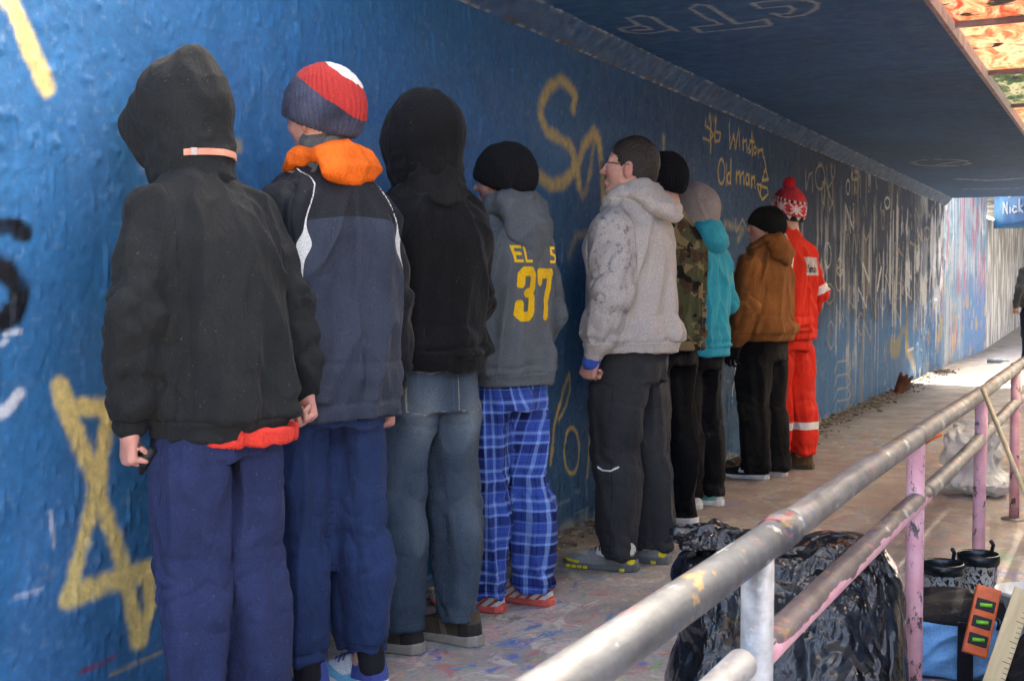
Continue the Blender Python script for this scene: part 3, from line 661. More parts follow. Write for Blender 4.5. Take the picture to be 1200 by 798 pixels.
def wall_paint(A, B, Q):
    n = fbm(Q * (1.1, 1.4, 1), 20)
    n2 = fbm(Q * (14, 11, 1), 21)
    col = np.zeros((len(A), 3))
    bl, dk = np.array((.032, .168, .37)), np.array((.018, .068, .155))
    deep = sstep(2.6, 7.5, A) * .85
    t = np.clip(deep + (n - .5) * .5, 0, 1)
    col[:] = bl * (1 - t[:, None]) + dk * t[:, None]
    low = sstep(1.0, .2, B) * sstep(2.4, 4.0, A) * .6          # teal coat near the ground
    col = over(col, (.012, .095, .21), low)
    col *= (1 + (n2 - .5) * .45)[:, None]
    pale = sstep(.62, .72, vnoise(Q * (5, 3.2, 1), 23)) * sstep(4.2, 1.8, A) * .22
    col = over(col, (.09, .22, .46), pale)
    scuff = sstep(.70, .76, fbm(Q * (9, 16, 1), 24)) * .45
    col = over(col, (.20, .30, .40), scuff * sstep(1.4, .1, B))
    fleck = sstep(.78, .82, vnoise(Q * (70, 60, 1), 25)) * .5
    col = over(col, (.25, .36, .47), fleck * .4)
    foot = sstep(.055, .0, B + .06 * (vnoise(Q * (14, 4, 1), 26) - .5))
    col = over(col, (.33, .36, .36), foot * .85)
    # old coats and runs of white, ochre and pink further in
    big = fbm(Q * (1.5, 2.6, 1), 29, 4)
    st = vnoise(Q * (13, 1.0, 1), 30) * .42 + vnoise(Q * (30, 3.0, 1), 31) * .20 + big * .38
    st2 = vnoise(Q * (10, .9, 1), 32) * .42 + vnoise(Q * (24, 2.6, 1), 33) * .20 + fbm(Q * (1.9, 2.0, 1), 28, 4) * .38
    br = vnoise(Q * (5, 5, 1), 34)
    far = sstep(8.8, 12.5, A)
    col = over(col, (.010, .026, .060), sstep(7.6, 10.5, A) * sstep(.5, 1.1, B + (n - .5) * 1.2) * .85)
    col = over(col, (.045, .19, .42), far * sstep(1.15, .55, B + (br - .5) * .7) * .8)
    col = over(col, (.26, .22, .13), far * sstep(.60, .64, st2) * .5)
    mid = np.exp(-((B - 1.25) / .55) ** 2)
    col = over(col, (.62, .63, .60), sstep(10.5, 16.0, A) * sstep(.60 - .07 * mid, .63 - .07 * mid, st) * .95)
    col = over(col, (.50, .52, .52), sstep(8.0, 10, A) * sstep(.62, .66, st) * sstep(2.1, 1.3, B) * sstep(.3, .6, B) * .7)
    col = over(col, (.36, .30, .08), sstep(13.5, 14.5, A) * sstep(16.8, 15.8, A) * sstep(.75, .6, B) * sstep(.3, .4, B) * sstep(.4, .6, br) * .7)
    wh = sstep(15.5, 18.0, A) * sstep(.40, .62, fbm(Q * (4, 3, 1), 36))
    col = over(col, (.66, .70, .74), wh * sstep(.6, 1.0, B) * .8)
    out = sstep(18.0, 18.6, A)
    col = over(col, (.13, .26, .36), out * .85)
    pk = fbm(Q * (2.2, 1.3, 1), 37)
    col = over(col, (.34, .12, .18), out * sstep(.55, .64, pk) * .8)
    col = over(col, (.44, .46, .47), out * sstep(.50, .58, st) * .75)
    col = over(col, (.05, .17, .36), out * sstep(20.3, 21.2, A) * sstep(1.6, 1.0, B + (pk - .5)) * .85)
    col = over(col, (.45, .30, .08), sstep(16.5, 17.5, A) * sstep(.62, .70, br) * sstep(1.2, .8, B) * .7)
    for q, (c, w, soft, al, pts) in enumerate(WALL_STROKES):
        sel, alpha = stroke_alpha(A, B, pts, max(w, .012), soft, 60 + q)
        if len(sel):
            alpha = alpha * (al * (.72 + .5 * vnoise(Q[sel] * (40, 30, 1), 90)))
            col[sel] = over(col[sel], PAINTS[c], np.clip(alpha, 0, 1))
    return np.concatenate([np.clip(col, 0, 1), np.ones((len(A), 1))], 1)

def painted(name, rough=.55, bump=.35):
    m = Mat(name, rough, 0, .3)
    c = m.attr('Paint', 'Color')
    c = m.mix(m.math('MULTIPLY', m.ramp(m.noise(38, 5), [(.35, 0), (.7, 1)]), .28), c, (.02, .03, .05), 'MIX')
    m.color(c)
    sy = m.n('ShaderNodeSeparateXYZ'); m.l(m.coord(), sy.inputs[0])
    dust = m.n('ShaderNodeMapRange'); m.l(sy.outputs[1], dust.inputs[0]); dust.inputs[1].default_value = 3; dust.inputs[2].default_value = 9; dust.inputs[4].default_value = .35
    m.rough(m.math('ADD', m.ramp(m.noise(12, 4), [(.3, .40), (.7, .65)]), dust.outputs[0], True))
    m.bump(m.noise(42, 4, .55), bump * .4, .010)
    m.bump(m.voro(85, 'SMOOTH_F1'), .15, .004)
    return m.m
M_WALL = painted('graffiti_paint')

ycols = np.concatenate([np.arange(-3.0, 1.9, .05), np.arange(1.9, 5.6, .0065), np.arange(5.6, 10, .011), np.arange(10, END_Y, .02), [END_Y]])
zrows = np.concatenate([np.arange(0, 2.2, .0085), [2.23, 2.265, 2.30]])
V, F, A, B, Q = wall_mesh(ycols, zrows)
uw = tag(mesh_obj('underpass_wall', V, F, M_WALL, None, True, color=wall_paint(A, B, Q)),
    'long blue painted underpass wall with yellow spray graffiti that the people face', 'wall')
# the wall goes on, higher, where the roof stops
ycols = np.arange(END_Y + .004, 24.2, .03); zrows = np.arange(0, 4.2, .03)
V, F, A, B, Q = wall_mesh(ycols, zrows, 1.2)
col = wall_paint(A, B, Q)
V[:, 0] -= .02
rw = tag(mesh_obj('retaining_wall', V, F, M_WALL, None, True, color=col),
    'sunlit pale blue, white and pink painted wall beyond the end of the roof', 'wall')

# ------------------------------------------------------------------ roof slab with a sloped haunch along the wall
def ceiling_paint(Xc, Yc):
    Q = np.stack([Xc, Yc, Xc * 0], 1)
    col = np.zeros((len(Xc), 3)); n = fbm(Q * (1.5, .8, 1), 50)
    col[:] = np.array((.024, .105, .26)) * (1 + (n - .5)[:, None] * .9)
    col = over(col, (.045, .135, .27), sstep(7, 3.5, Yc) * sstep(.35, .6, n) * .8)
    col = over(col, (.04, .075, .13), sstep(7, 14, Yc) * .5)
    st = vnoise(Q * (2, 30, 1), 52)
    col *= (1 + (st - .5) * .25)[:, None]
    for q, (w, pts) in enumerate(CEILING_STROKES):
        sel, al = stroke_alpha(Xc, Yc, pts, max(w, .02), .5, 300 + q)
        if len(sel): col[sel] = over(col[sel], (.50, .51, .52), al * .9)
    return np.concatenate([np.clip(col, 0, 1), np.ones((len(Xc), 1))], 1)
SKY_X0, SKY_X1 = -.81, .95       # skylight opening
SKY_Y0, SKY_Y1 = 4.9, 14.05
def slab(x0, x1, y0, y1, step):
    xs = np.append(np.arange(x0, x1, step), x1); ys = np.append(np.arange(y0, y1, step), y1)
    A, B = np.meshgrid(xs, ys, indexing='ij'); A = A.ravel(); B = B.ravel()
    n, k = len(xs), len(ys)
    Q = np.stack([A, B, A * 0], 1)
    V = np.stack([A, B, CEIL_Z + .004 * (vnoise(Q * (4, 60, 1), 55) - .5) + .002 * (vnoise(Q * 30, 56) - .5)], 1)
    i = np.arange((n - 1) * k).reshape(n - 1, k)[:, :-1].ravel()
    return V, np.stack([i, i + 1, i + k + 1, i + k], 1), A, B
RX = 3.4
Vs, Fs, As, Bs = [], [], [], []
o_ = 0
for args in ((WALL_X + .098, SKY_X0, START_Y, 9.5, .014), (WALL_X + .098, SKY_X0, 9.5, END_Y, .035),
             (SKY_X0, SKY_X1, START_Y, SKY_Y0, .1), (SKY_X0, SKY_X1, SKY_Y1, END_Y, .1), (SKY_X1, RX, START_Y, END_Y, .15)):
    V, F, A, B = slab(*args)
    Vs.append(V); Fs.append(F + o_); As.append(A); Bs.append(B); o_ += len(V)
V = np.concatenate(Vs); F = np.concatenate(Fs)
M_CEIL = painted('ceiling_paint', .6, .18)
ceil = tag(mesh_obj('ceiling', V, F, M_CEIL, None, True, color=ceiling_paint(np.concatenate(As), np.concatenate(Bs))), kind='structure')
m_conc = Mat('weathered_concrete', .85)
m_conc.color(m_conc.ramp(m_conc.noise(3, 6), [(.3, (.16, .155, .15)), (.7, (.30, .29, .28))])).bump(m_conc.noise(40, 6), .4, .01)
M_CONC = m_conc.m
MB().box((WALL_X - .25, (END_Y - 3) / 2, 1.147), (.22, (END_Y + 3) / 2 - .01, 1.145)).build('wall_core', M_CONC, uw)
MB().box((WALL_X - .27, (END_Y + 24.2) / 2, 2.08), (.22, (24.2 - END_Y) / 2 - .03, 2.078)).build('wall_core', M_CONC, rw)
sl = MB()
for x0, x1, y0, y1 in ((WALL_X - .4, SKY_X0 - .06, START_Y, END_Y), (SKY_X1 + .06, RX + .4, START_Y, END_Y), (SKY_X0 - .06, SKY_X1 + .06, START_Y, SKY_Y0 - .06), (SKY_X0 - .06, SKY_X1 + .06, SKY_Y1 + .06, END_Y)):
    sl.box(((x0 + x1) / 2, (y0 + y1) / 2, CEIL_Z + .19), ((x1 - x0) / 2, (y1 - y0) / 2, .18))
sl.build('roof_slab', M_CONC, ceil)
# haunch between wall and ceiling
ys = np.arange(START_Y, END_Y + .01, .02)
us = np.linspace(0, 1, 9)
A, B = np.meshgrid(ys, us, indexing='ij'); A = A.ravel(); B = B.ravel()
Q = np.stack([A, B, A * 0], 1)
j = .012 * (vnoise(Q * (9, 3, 1), 57) - .5) + .008 * (vnoise(Q * (40, 8, 1), 58) - .5)
V = np.stack([WALL_X + .006 + B * .1 + j, A, WALL_H - .004 + B * .106 - j], 1)
k = len(us); i = np.arange((len(ys) - 1) * k).reshape(-1, k)[:, :-1].ravel()
F = np.stack([i, i + k, i + k + 1, i + 1], 1)
col = np.zeros((len(A), 3)); col[:] = np.array((.028, .09, .20)); col = over(col, (.09, .115, .15), sstep(7.5, 13, A) * .6)
col *= (.75 + .6 * vnoise(Q * (22, 5, 1), 59))[:, None]
e = np.maximum(sstep(.12, .0, B), sstep(.88, 1, B)) * sstep(.48, .62, vnoise(Q * (30, .3, 1), 61))
col = over(col, (.42, .41, .38), e * .8)
e = sstep(.25, .0, B) * sstep(.62, .7, vnoise(Q * (16, .3, 1), 62))
col = over(col, (.10, .05, .02), e * .8)
mesh_obj('haunch', V, F, M_WALL, ceil, True, color=np.concatenate([np.clip(col, 0, 1), np.ones((len(A), 1))], 1))
# end fascia over the roof edge and the other side wall
MB().box(((WALL_X + RX) / 2, END_Y + .06, CEIL_Z + .25), ((RX - WALL_X) / 2 + .3, .05, .24)).build('fascia', M_CONC, ceil)
m_rw = Mat('blue_wall_paint', .6)
m_rw.color(m_rw.ramp(m_rw.noise(1.3, 5), [(.3, (.03, .10, .26)), (.52, (.05, .16, .36)), (.6, (.35, .38, .4)), (.75, (.10, .12, .16))])).bump(m_rw.noise(30, 5), .4, .01)
tag(MB().box((RX + .15, (-3 + END_Y) / 2, 1.2), (.15, (END_Y + 3) / 2, 1.195)).build('side_wall', m_rw.m),
    'blue painted wall on the other side of the underpass', 'wall')
tag(MB().box((RX + .15, (END_Y + 24.2) / 2, 2.1), (.15, (24.2 - END_Y) / 2 - .02, 2.1)).build('open_air_wall', m_rw.m),
    'high painted wall on the far side of the open gap', 'wall')

# ------------------------------------------------------------------ floor
m = Mat('paint_spattered_concrete', .7)
co = m.coord()
c = m.ramp(m.noise(2.2, 6, .6, co), [(.28, (.26, .24, .225)), (.5, (.40, .37, .35)), (.72, (.52, .49, .46))])
sx = m.n('ShaderNodeSeparateXYZ'); m.l(co, sx.inputs[0])
mr = m.n('ShaderNodeMapRange'); m.l(sx.outputs[1], mr.inputs[0])
mr.inputs[1].default_value = 4.4; mr.inputs[2].default_value = 6.2
mr2 = m.n('ShaderNodeMapRange'); m.l(sx.outputs[1], mr2.inputs[0]); mr2.inputs[1].default_value = 10.2; mr2.inputs[2].default_value = 8.4
red = m.math('MULTIPLY', m.math('MULTIPLY', mr.outputs[0], mr2.outputs[0]), m.ramp(m.noise(1.4, 5, .6, co), [(.2, .35), (.6, 1)]))
c = m.mix(m.math('MULTIPLY', red, .85), c, m.ramp(m.noise(6, 5, .6, co), [(.3, (.19, .145, .125)), (.7, (.33, .265, .235))]))
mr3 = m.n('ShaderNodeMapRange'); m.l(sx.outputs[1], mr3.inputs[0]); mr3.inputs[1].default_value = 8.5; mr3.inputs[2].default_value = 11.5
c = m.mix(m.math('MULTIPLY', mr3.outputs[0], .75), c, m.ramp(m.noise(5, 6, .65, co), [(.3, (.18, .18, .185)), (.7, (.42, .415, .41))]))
near = m.math('SUBTRACT', 1.0, m.math('MAXIMUM', m.math('MULTIPLY', mr3.outputs[0], .8), m.math('MULTIPLY', red, .75)))
for i, (colr, sc, th, st) in enumerate((((.46, .15, .12), 5.1, .56, .7), ((.06, .18, .52), 6.3, .575, .85), ((.12, .38, .10), 4.7, .60, .8), ((.68, .64, .58), 7.2, .54, .65),
                                        ((.58, .26, .30), 8.9, .565, .55), ((.58, .42, .10), 7.7, .60, .7), ((.12, .32, .44), 9.7, .575, .7), ((.05, .05, .055), 5.9, .62, .6))):
    cc = m.coord((1.0, .62, 1)); mp = cc.node; mp.inputs['Location'].default_value = (i * 7.3, i * 3.1, 0); mp.inputs['Rotation'].default_value = (0, 0, R(-28 + 11 * (i % 3)))
    f = m.ramp(m.noise(sc, 7, .68, cc, 1.2), [(th, 0), (th + .045, 1)])
    c = m.mix(m.math('MULTIPLY', m.math('MULTIPLY', f, st), near), c, colr)
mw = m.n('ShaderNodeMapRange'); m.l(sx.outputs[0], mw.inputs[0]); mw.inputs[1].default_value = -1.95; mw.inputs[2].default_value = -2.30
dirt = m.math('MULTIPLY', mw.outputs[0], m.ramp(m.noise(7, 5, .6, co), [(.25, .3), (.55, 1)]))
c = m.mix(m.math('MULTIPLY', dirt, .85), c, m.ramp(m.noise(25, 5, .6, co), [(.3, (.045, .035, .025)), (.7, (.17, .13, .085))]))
c = m.mix(m.math('MULTIPLY', m.ramp(m.noise(60, 4, .6, co), [(.45, 0), (.7, 1)]), .35), c, (.08, .07, .06))
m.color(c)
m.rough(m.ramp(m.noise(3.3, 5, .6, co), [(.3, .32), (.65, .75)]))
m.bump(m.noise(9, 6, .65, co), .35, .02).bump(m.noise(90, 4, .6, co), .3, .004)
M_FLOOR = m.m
def sheet(x0, x1, y0, y1, z): return MB(), [(x0, y0, z), (x1, y0, z), (x1, y1, z), (x0, y1, z)]
def sheet_obj(name, x0, x1, y0, y1, z, mat):
    return mesh_obj(name, np.array([(x0, y0, z), (x1, y0, z), (x1, y1, z), (x0, y1, z)]), [[0, 1, 2, 3]], mat, None, False)
m = Mat('grey_ground', .9)
m.color(m.ramp(m.noise(.6, 6), [(.3, (.20, .19, .17)), (.7, (.34, .32, .29))]))
tag(sheet_obj('ground', -300, 300, -300, 300, -.012, m.m), kind='structure')
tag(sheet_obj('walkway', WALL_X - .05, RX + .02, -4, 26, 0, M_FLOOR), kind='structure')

# ------------------------------------------------------------------ skylight of painted panes in the roof, plus unseen milky panes added for light
sk = empty('skylight', ((SKY_X0 + SKY_X1) / 2, (SKY_Y0 + SKY_Y1) / 2, CEIL_Z))
tag(sk, 'roof skylight with red, orange and green painted panes, plus unseen milky ones added for light, between mauve bars', 'skylight')
m_bar = Mat('mauve_bar_paint', .6)
m_bar.color(m_bar.ramp(m_bar.noise(9, 5), [(.35, (.20, .13, .15)), (.6, (.33, .22, .25)), (.75, (.10, .07, .07))])).bump(m_bar.noise(60, 4), .3, .005)
def loc(x, y, z): return (x - sk.location.x, y - sk.location.y, z - CEIL_Z)
for x, w in ((SKY_X0 - .012, .012), (SKY_X1 + .012, .012)):
    MB().box(loc(x, (SKY_Y0 + SKY_Y1) / 2, CEIL_Z + .15), (w, (SKY_Y1 - SKY_Y0) / 2 + .06, .16)).build('kerb', m_bar.m, sk)
for y in (SKY_Y0 - .03, SKY_Y1 + .03):
    MB().box(loc((SKY_X0 + SKY_X1) / 2, y, CEIL_Z + .15), ((SKY_X1 - SKY_X0) / 2 - .002, .028, .158)).build('kerb', m_bar.m, sk)
bars = [SKY_X0 + .44, SKY_X0 + .88, SKY_X0 + 1.32]
for x in bars:
    MB().box(loc(x, (SKY_Y0 + SKY_Y1) / 2, CEIL_Z + .055), (.035, (SKY_Y1 - SKY_Y0) / 2, .045)).build('bar', m_bar.m, sk)
PY = 1.525
edges = [SKY_X0, *bars, SKY_X1]
def pane_mat(i, a, b, d, thin=.22):
    m = Mat('painted_or_fill_pane_%d' % i, .5)
    co = m.coord((5, 1.3, 1))
    f = m.noise(2.4, 5, .6, co, 1.5)
    c = m.ramp(f, [(.26, d), (.40, a), (.52, b), (.60, (.92, .86, .74)), (.70, a)])
    c = m.mix(m.ramp(m.noise(3.1, 4, .6, m.coord((1.5, 2.2, 1)), .6), [(.62, 0), (.66, 1)]), c, (.03, .02, .02))
    m.color(c)
    tr = m.n('ShaderNodeBsdfTranslucent'); m.l(c, tr.inputs[0])
    mx = m.n('ShaderNodeMixShader'); mx.inputs[0].default_value = thin
    out = m.t.nodes['Material Output']
    m.l(m.b.outputs[0], mx.inputs[1]); m.l(tr.outputs[0], mx.inputs[2]); m.l(mx.outputs[0], out.inputs[0])
    return m.m
pm = [pane_mat(0, (.80, .22, .12), (.90, .62, .42), (.55, .08, .05)), pane_mat(1, (.88, .45, .28), (.92, .80, .62), (.65, .18, .12)), pane_mat(2, (.05, .22, .06), (.22, .35, .22), (.02, .07, .03)), pane_mat(3, (.70, .22, .25), (.80, .62, .62), (.25, .07, .12)), pane_mat(4, (.80, .80, .78), (.86, .86, .84), (.62, .60, .58), .92)]
ny = int((SKY_Y1 - SKY_Y0) / PY)
for a in range(4):
    for b in range(ny):
        x0, x1 = edges[a] + (.037 if a else .002), edges[a + 1] - (.037 if a < 3 else .002)
        y0 = SKY_Y0 + b * PY + .02; y1 = y0 + PY - .04
        mt = pm[4] if a > 1 else pm[2] if (a == 0 and b in (2,)) else pm[[0, 1, 3, 1, 0, 3][(a * 2 + b) % 6]]  # right two columns, out of view, made milky to brighten the deep interior
        MB().box(loc((x0 + x1) / 2, (y0 + y1) / 2, CEIL_Z + .055), ((x1 - x0) / 2, (y1 - y0) / 2, .004)).build('pane', mt, sk)
for b in range(1, ny):
    y = SKY_Y0 + b * PY
    for a in range(4):
        x0, x1 = edges[a] + (.037 if a else .002), edges[a + 1] - (.037 if a < 3 else .002)
        MB().box(loc((x0 + x1) / 2, y, CEIL_Z + .055), ((x1 - x0) / 2, .018, .028)).build('cross_bar', m_bar.m, sk)

# ------------------------------------------------------------------ next underpass, set askew beyond the gap
po = empty('far_portal', (-2.0, 24.0, 0))
tag(po, 'far underpass mouth with bright blue graffiti lintel beyond the open gap', 'portal')
m_bl = Mat('blue_lintel_paint', .6)
co = m_bl.coord((3, 3, 3))
c = m_bl.ramp(m_bl.noise(.9, 4, .6, co), [(.35, (.015, .10, .30)), (.55, (.03, .18, .40)), (.68, (.07, .25, .45))])
m_bl.color(c)
m_dk = Mat('dripping_white_over_black', .6)
co = m_dk.coord((3.5, 3.5, 1.6))
m_dk.color(m_dk.ramp(m_dk.noise(.8, 5, .6, co), [(.42, (.008, .012, .02)), (.49, (.03, .05, .09)), (.54, (.20, .23, .26)), (.66, (.36, .37, .38))]))
def at(x, y, z): return (x + 2.0, y - 24.0, z)
def prism(name, pts, z0, z1, mat, thick):
    """vertical slab along pts[0]->pts[1]; z0/z1 are (start, end) heights"""
    a, b = Vector((*pts[0], 0)), Vector((*pts[1], 0))
    n = Vector((-(b - a).y, (b - a).x, 0)).normalized() * thick
    v = []
    for q, (zl, zh) in ((a, (z0[0], z1[0])), (b, (z0[1], z1[1]))):
        for p in (q, q + n):
            v += [at(p.x, p.y, zl), at(p.x, p.y, zh)]
    f = [[0, 4, 5, 1], [2, 3, 7, 6], [0, 1, 3, 2], [4, 6, 7, 5], [1, 5, 7, 3], [0, 2, 6, 4]]
    return mesh_obj(name, np.array(v), f, mat, po, False)
prism('lintel', ((1.5, 19.5), (-2.40, 25.0)), (2.90, 2.25), (6.0, 6.0), m_bl.m, -.5)
prism('wing_wall', ((-2.45, 24.3), (-3.3, 48)), (0, 0), (2.4, 3.2), m_dk.m, .4)
prism('roof_deck', ((1.6, 25.5), (-3.4, 25.5)), (2.95, 2.95), (3.4, 3.4), m_dk.m, -22)
prism('end_wall', ((6, 50), (-6, 50)), (0, 0), (3.4, 3.4), m_dk.m, -.3)
m_wt = Mat('white_marker_paint', .6).color((.75, .78, .8))
lin_a, lin_b = Vector((-2.40, 25.0, 0)), Vector((1.5, 19.5, 0))
ldir = (lin_b - lin_a).normalized(); lnor = Vector((ldir.y, -ldir.x, 0))
if lnor.y > 0: lnor = -lnor
def on_lintel(u, z): p = lin_a + ldir * u + lnor * .012; return at(p.x, p.y, z)
for pts in ([(.35, 2.50), (.35, 2.72), (.48, 2.50), (.48, 2.72)], [(.58, 2.50), (.58, 2.62)], [(.78, 2.60), (.70, 2.62), (.66, 2.56), (.70, 2.50), (.80, 2.52)], [(.88, 2.50), (.88, 2.74)], [(.98, 2.62), (.89, 2.57), (1.0, 2.49)],
            [(.45, 2.86), (.55, 2.80), (.66, 2.86), (.62, 2.95), (.50, 2.95), (.45, 2.86)]):
    MB().tube([on_lintel(u, z) for u, z in pts], .016, 6).build('lettering', m_wt.m, po)

# ------------------------------------------------------------------ rubble and dirt along the foot of the wall
rng = np.random.default_rng(3)
mb_v, mb_f = [], []
icos = [(0, 0, 1), (.89, 0, .45), (.28, .85, .45), (-.72, .53, .45), (-.72, -.53, .45), (.28, -.85, .45), (.72, .53, -.45), (-.28, .85, -.45), (-.89, 0, -.45), (-.28, -.85, -.45), (.72, -.53, -.45), (0, 0, -1)]
icof = [(0, 1, 2), (0, 2, 3), (0, 3, 4), (0, 4, 5), (0, 5, 1), (1, 6, 2), (2, 7, 3), (3, 8, 4), (4, 9, 5), (5, 10, 1), (1, 10, 6), (2, 6, 7), (3, 7, 8), (4, 8, 9), (5, 9, 10), (11, 7, 6), (11, 8, 7), (11, 9, 8), (11, 10, 9), (11, 6, 10)]
icos = np.array(icos)
nst = 2600
Vst = np.zeros((nst, 12, 3)); Fst = np.zeros((nst, 20, 3), int)
for i in range(nst):
    y = rng.uniform(2.2, 18.2); x = WALL_X + .012 + abs(rng.normal(0, .075 if y < 9 else .11))
    s = (rng.gamma(2.0, .0032) + .002) * (1.25 if y > 9 else 1.0)
    sc = np.array((rng.uniform(.7, 1.6), rng.uniform(.7, 1.6), rng.uniform(.35, .9))) * s
    v = icos * (1 + rng.uniform(-.25, .25, (12, 1))) * sc
    a = rng.uniform(0, 6.28); ca, sa = math.cos(a), math.sin(a)
    v = np.stack([v[:, 0] * ca - v[:, 1] * sa, v[:, 0] * sa + v[:, 1] * ca, v[:, 2]], 1)
    Vst[i] = v + (x, y, sc[2] * .6); Fst[i] = np.array(icof) + i * 12
m = Mat('rubble', .9)
m.color(m.ramp(m.noise(14, 2), [(.3, (.06, .045, .03)), (.45, (.20, .16, .11)), (.6, (.30, .28, .25)), (.72, (.08, .14, .22)), (.8, (.5, .48, .44))]))
tag(mesh_obj('rubble', Vst.reshape(-1, 3), Fst.reshape(-1, 3), m.m, None, False), 'crumbs of paint, grit and rubble along the foot of the wall', 'rubble', kind='stuff')

# ------------------------------------------------------------------ handrail
RAIL_X, RAIL_T, RAIL_M = -.52, .762, .585
ra = empty('handrail', (RAIL_X, 1.9, 0))
tag(ra, 'worn steel pipe handrail with pink painted posts beside the walkway', 'handrail')
def pipe_mat(name, steel, pink_lo=None, dark=None, pink_all=False):
    m = Mat(name, .45)
    co = m.coord((1, .35, 1))
    c = m.ramp(m.noise(16, 6, .65, co), [(.28, tuple(x * .45 for x in steel)), (.5, steel), (.75, tuple(min(1, x * 1.5) for x in steel))])
    for i, (cc, th) in enumerate((((.45, .28, .10), .63), ((.50, .14, .14), .625), ((.10, .16, .30), .64), ((.6, .6, .58), .61))):
        q = m.coord((1, .5, 1)); q.node.inputs['Location'].default_value = (i * 5.1, i * 2.2, i)
        c = m.mix(m.math('MULTIPLY', m.ramp(m.noise(19, 5, .6, q), [(th, 0), (th + .05, 1)]), .65), c, cc)
    metal = .65
    pinkc = m.ramp(m.noise(11, 5, .6), [(.3, (.66, .29, .33)), (.6, (.80, .44, .48)), (.8, (.86, .62, .62))])
    if pink_all:
        chip = m.ramp(m.noise(30, 6, .7, m.coord((1, 1, .5))), [(.585, 0), (.62, 1)])
        c = m.mix(chip, pinkc, (.10, .075, .075)); metal = 0
    elif pink_lo is not None:
        sx = m.n('ShaderNodeSeparateXYZ'); m.l(m.coord(), sx.inputs[0])
        k = m.math('ADD', m.math('ADD', sx.outputs[2], m.math('MULTIPLY', sx.outputs[0], -.8)), m.math('MULTIPLY', m.math('SUBTRACT', m.noise(13, 5, .6, m.coord((1, .35, 1))), .5), .09))
        c = m.mix(m.math('LESS_THAN', k, pink_lo), c, pinkc); metal = .15
    m.color(c)
    m.b.inputs['Metallic'].default_value = metal
    m.rough(m.ramp(m.noise(14, 5, .6), [(.3, .42), (.7, .72)]))
    m.bump(m.noise(40, 6, .65, m.coord((1, .4, 1))), .4, .006)
    return m.m
M_TOP = pipe_mat('worn_steel_pipe', (.105, .115, .125))
M_TOPD = pipe_mat('dark_worn_pipe', (.20, .19, .185))
M_MID = pipe_mat('brown_pipe_with_pink_underside', (.13, .095, .09), -.012)
M_SILV = pipe_mat('galvanised_post', (.42, .42, .41))
M_PINK = pipe_mat('pink_painted_post', (.5, .3, .4), pink_all=True)
def wob(y, s): return .0022 * math.sin(y * 1.7 + s) + .0006 * math.sin(y * 4.1 + 2 * s)
def rail(name, z, ya, yb, r, mat, s):
    ys = np.arange(ya, yb + .01, .07)
    o = MB().tube([(wob(y, s) , y - 1.9, wob(y, s + 2)) for y in ys], r, 28).build(name, mat, ra, True)
    o.location = (0, 0, z); return o
rail('top_rail', RAIL_T, -1.2, 2.06, .0290, M_TOP, 0)
rail('top_rail', RAIL_T - .002, 2.062, 8.4, .0275, M_TOPD, 0)
rail('middle_rail', RAIL_M + .012, -1.2, 1.86, .0245, M_SILV, 1)
rail('middle_rail', RAIL_M, 1.92, 3.60, .026, M_MID, 1)
rail('middle_rail', RAIL_M - .003, 3.602, 8.4, .0245, M_TOPD, 1)
for i, y in enumerate((.31, 1.89, 3.47, 5.05, 6.63, 8.21)):
    mt = M_SILV if i < 2 else M_PINK
    p = MB().tube([(wob(y, 3) * .6, y - 1.9, 0), (0, y - 1.9, .35), (wob(y, 0), y - 1.9, RAIL_T - .012)], .0235 if i != 1 else .0255, 24).build('post', mt, ra, True)
    MB().lathe([(0, .012), (.045, .012), (.058, .006), (.06, 0)], 24, (0, y - 1.9, .001)).build('base_plate', M_TOPD, p, True)
# sleeve where two lengths of the top rail meet
MB().tube([(wob(1.99, 0), 1.98 - 1.9, wob(1.99, 2)), (wob(2.06, 0), 2.075 - 1.9, wob(2.06, 2))], .0315, 28).build('sleeve', M_TOP, ra, True).location = (0, 0, RAIL_T)

# ------------------------------------------------------------------ people
M_SKIN = Mat('skin', .5, 0, .4)
_c = M_SKIN.mix(M_SKIN.ramp(M_SKIN.noise(30, 4), [(.35, 0), (.7, 1)]), (.52, .27, .20), (.66, .38, .30))
_c = M_SKIN.mix(M_SKIN.math('MULTIPLY', M_SKIN.attr('rosy'), .55, True), _c, (.58, .17, .13))
M_SKIN.color(_c)
M_SKIN.b.inputs['Subsurface Weight'].default_value = .12
M_SKIN.b.inputs['Subsurface Radius'].default_value = (.01, .004, .002)
M_SKIN.bump(M_SKIN.noise(260, 3), .15, .001)
M_SKIN = M_SKIN.m

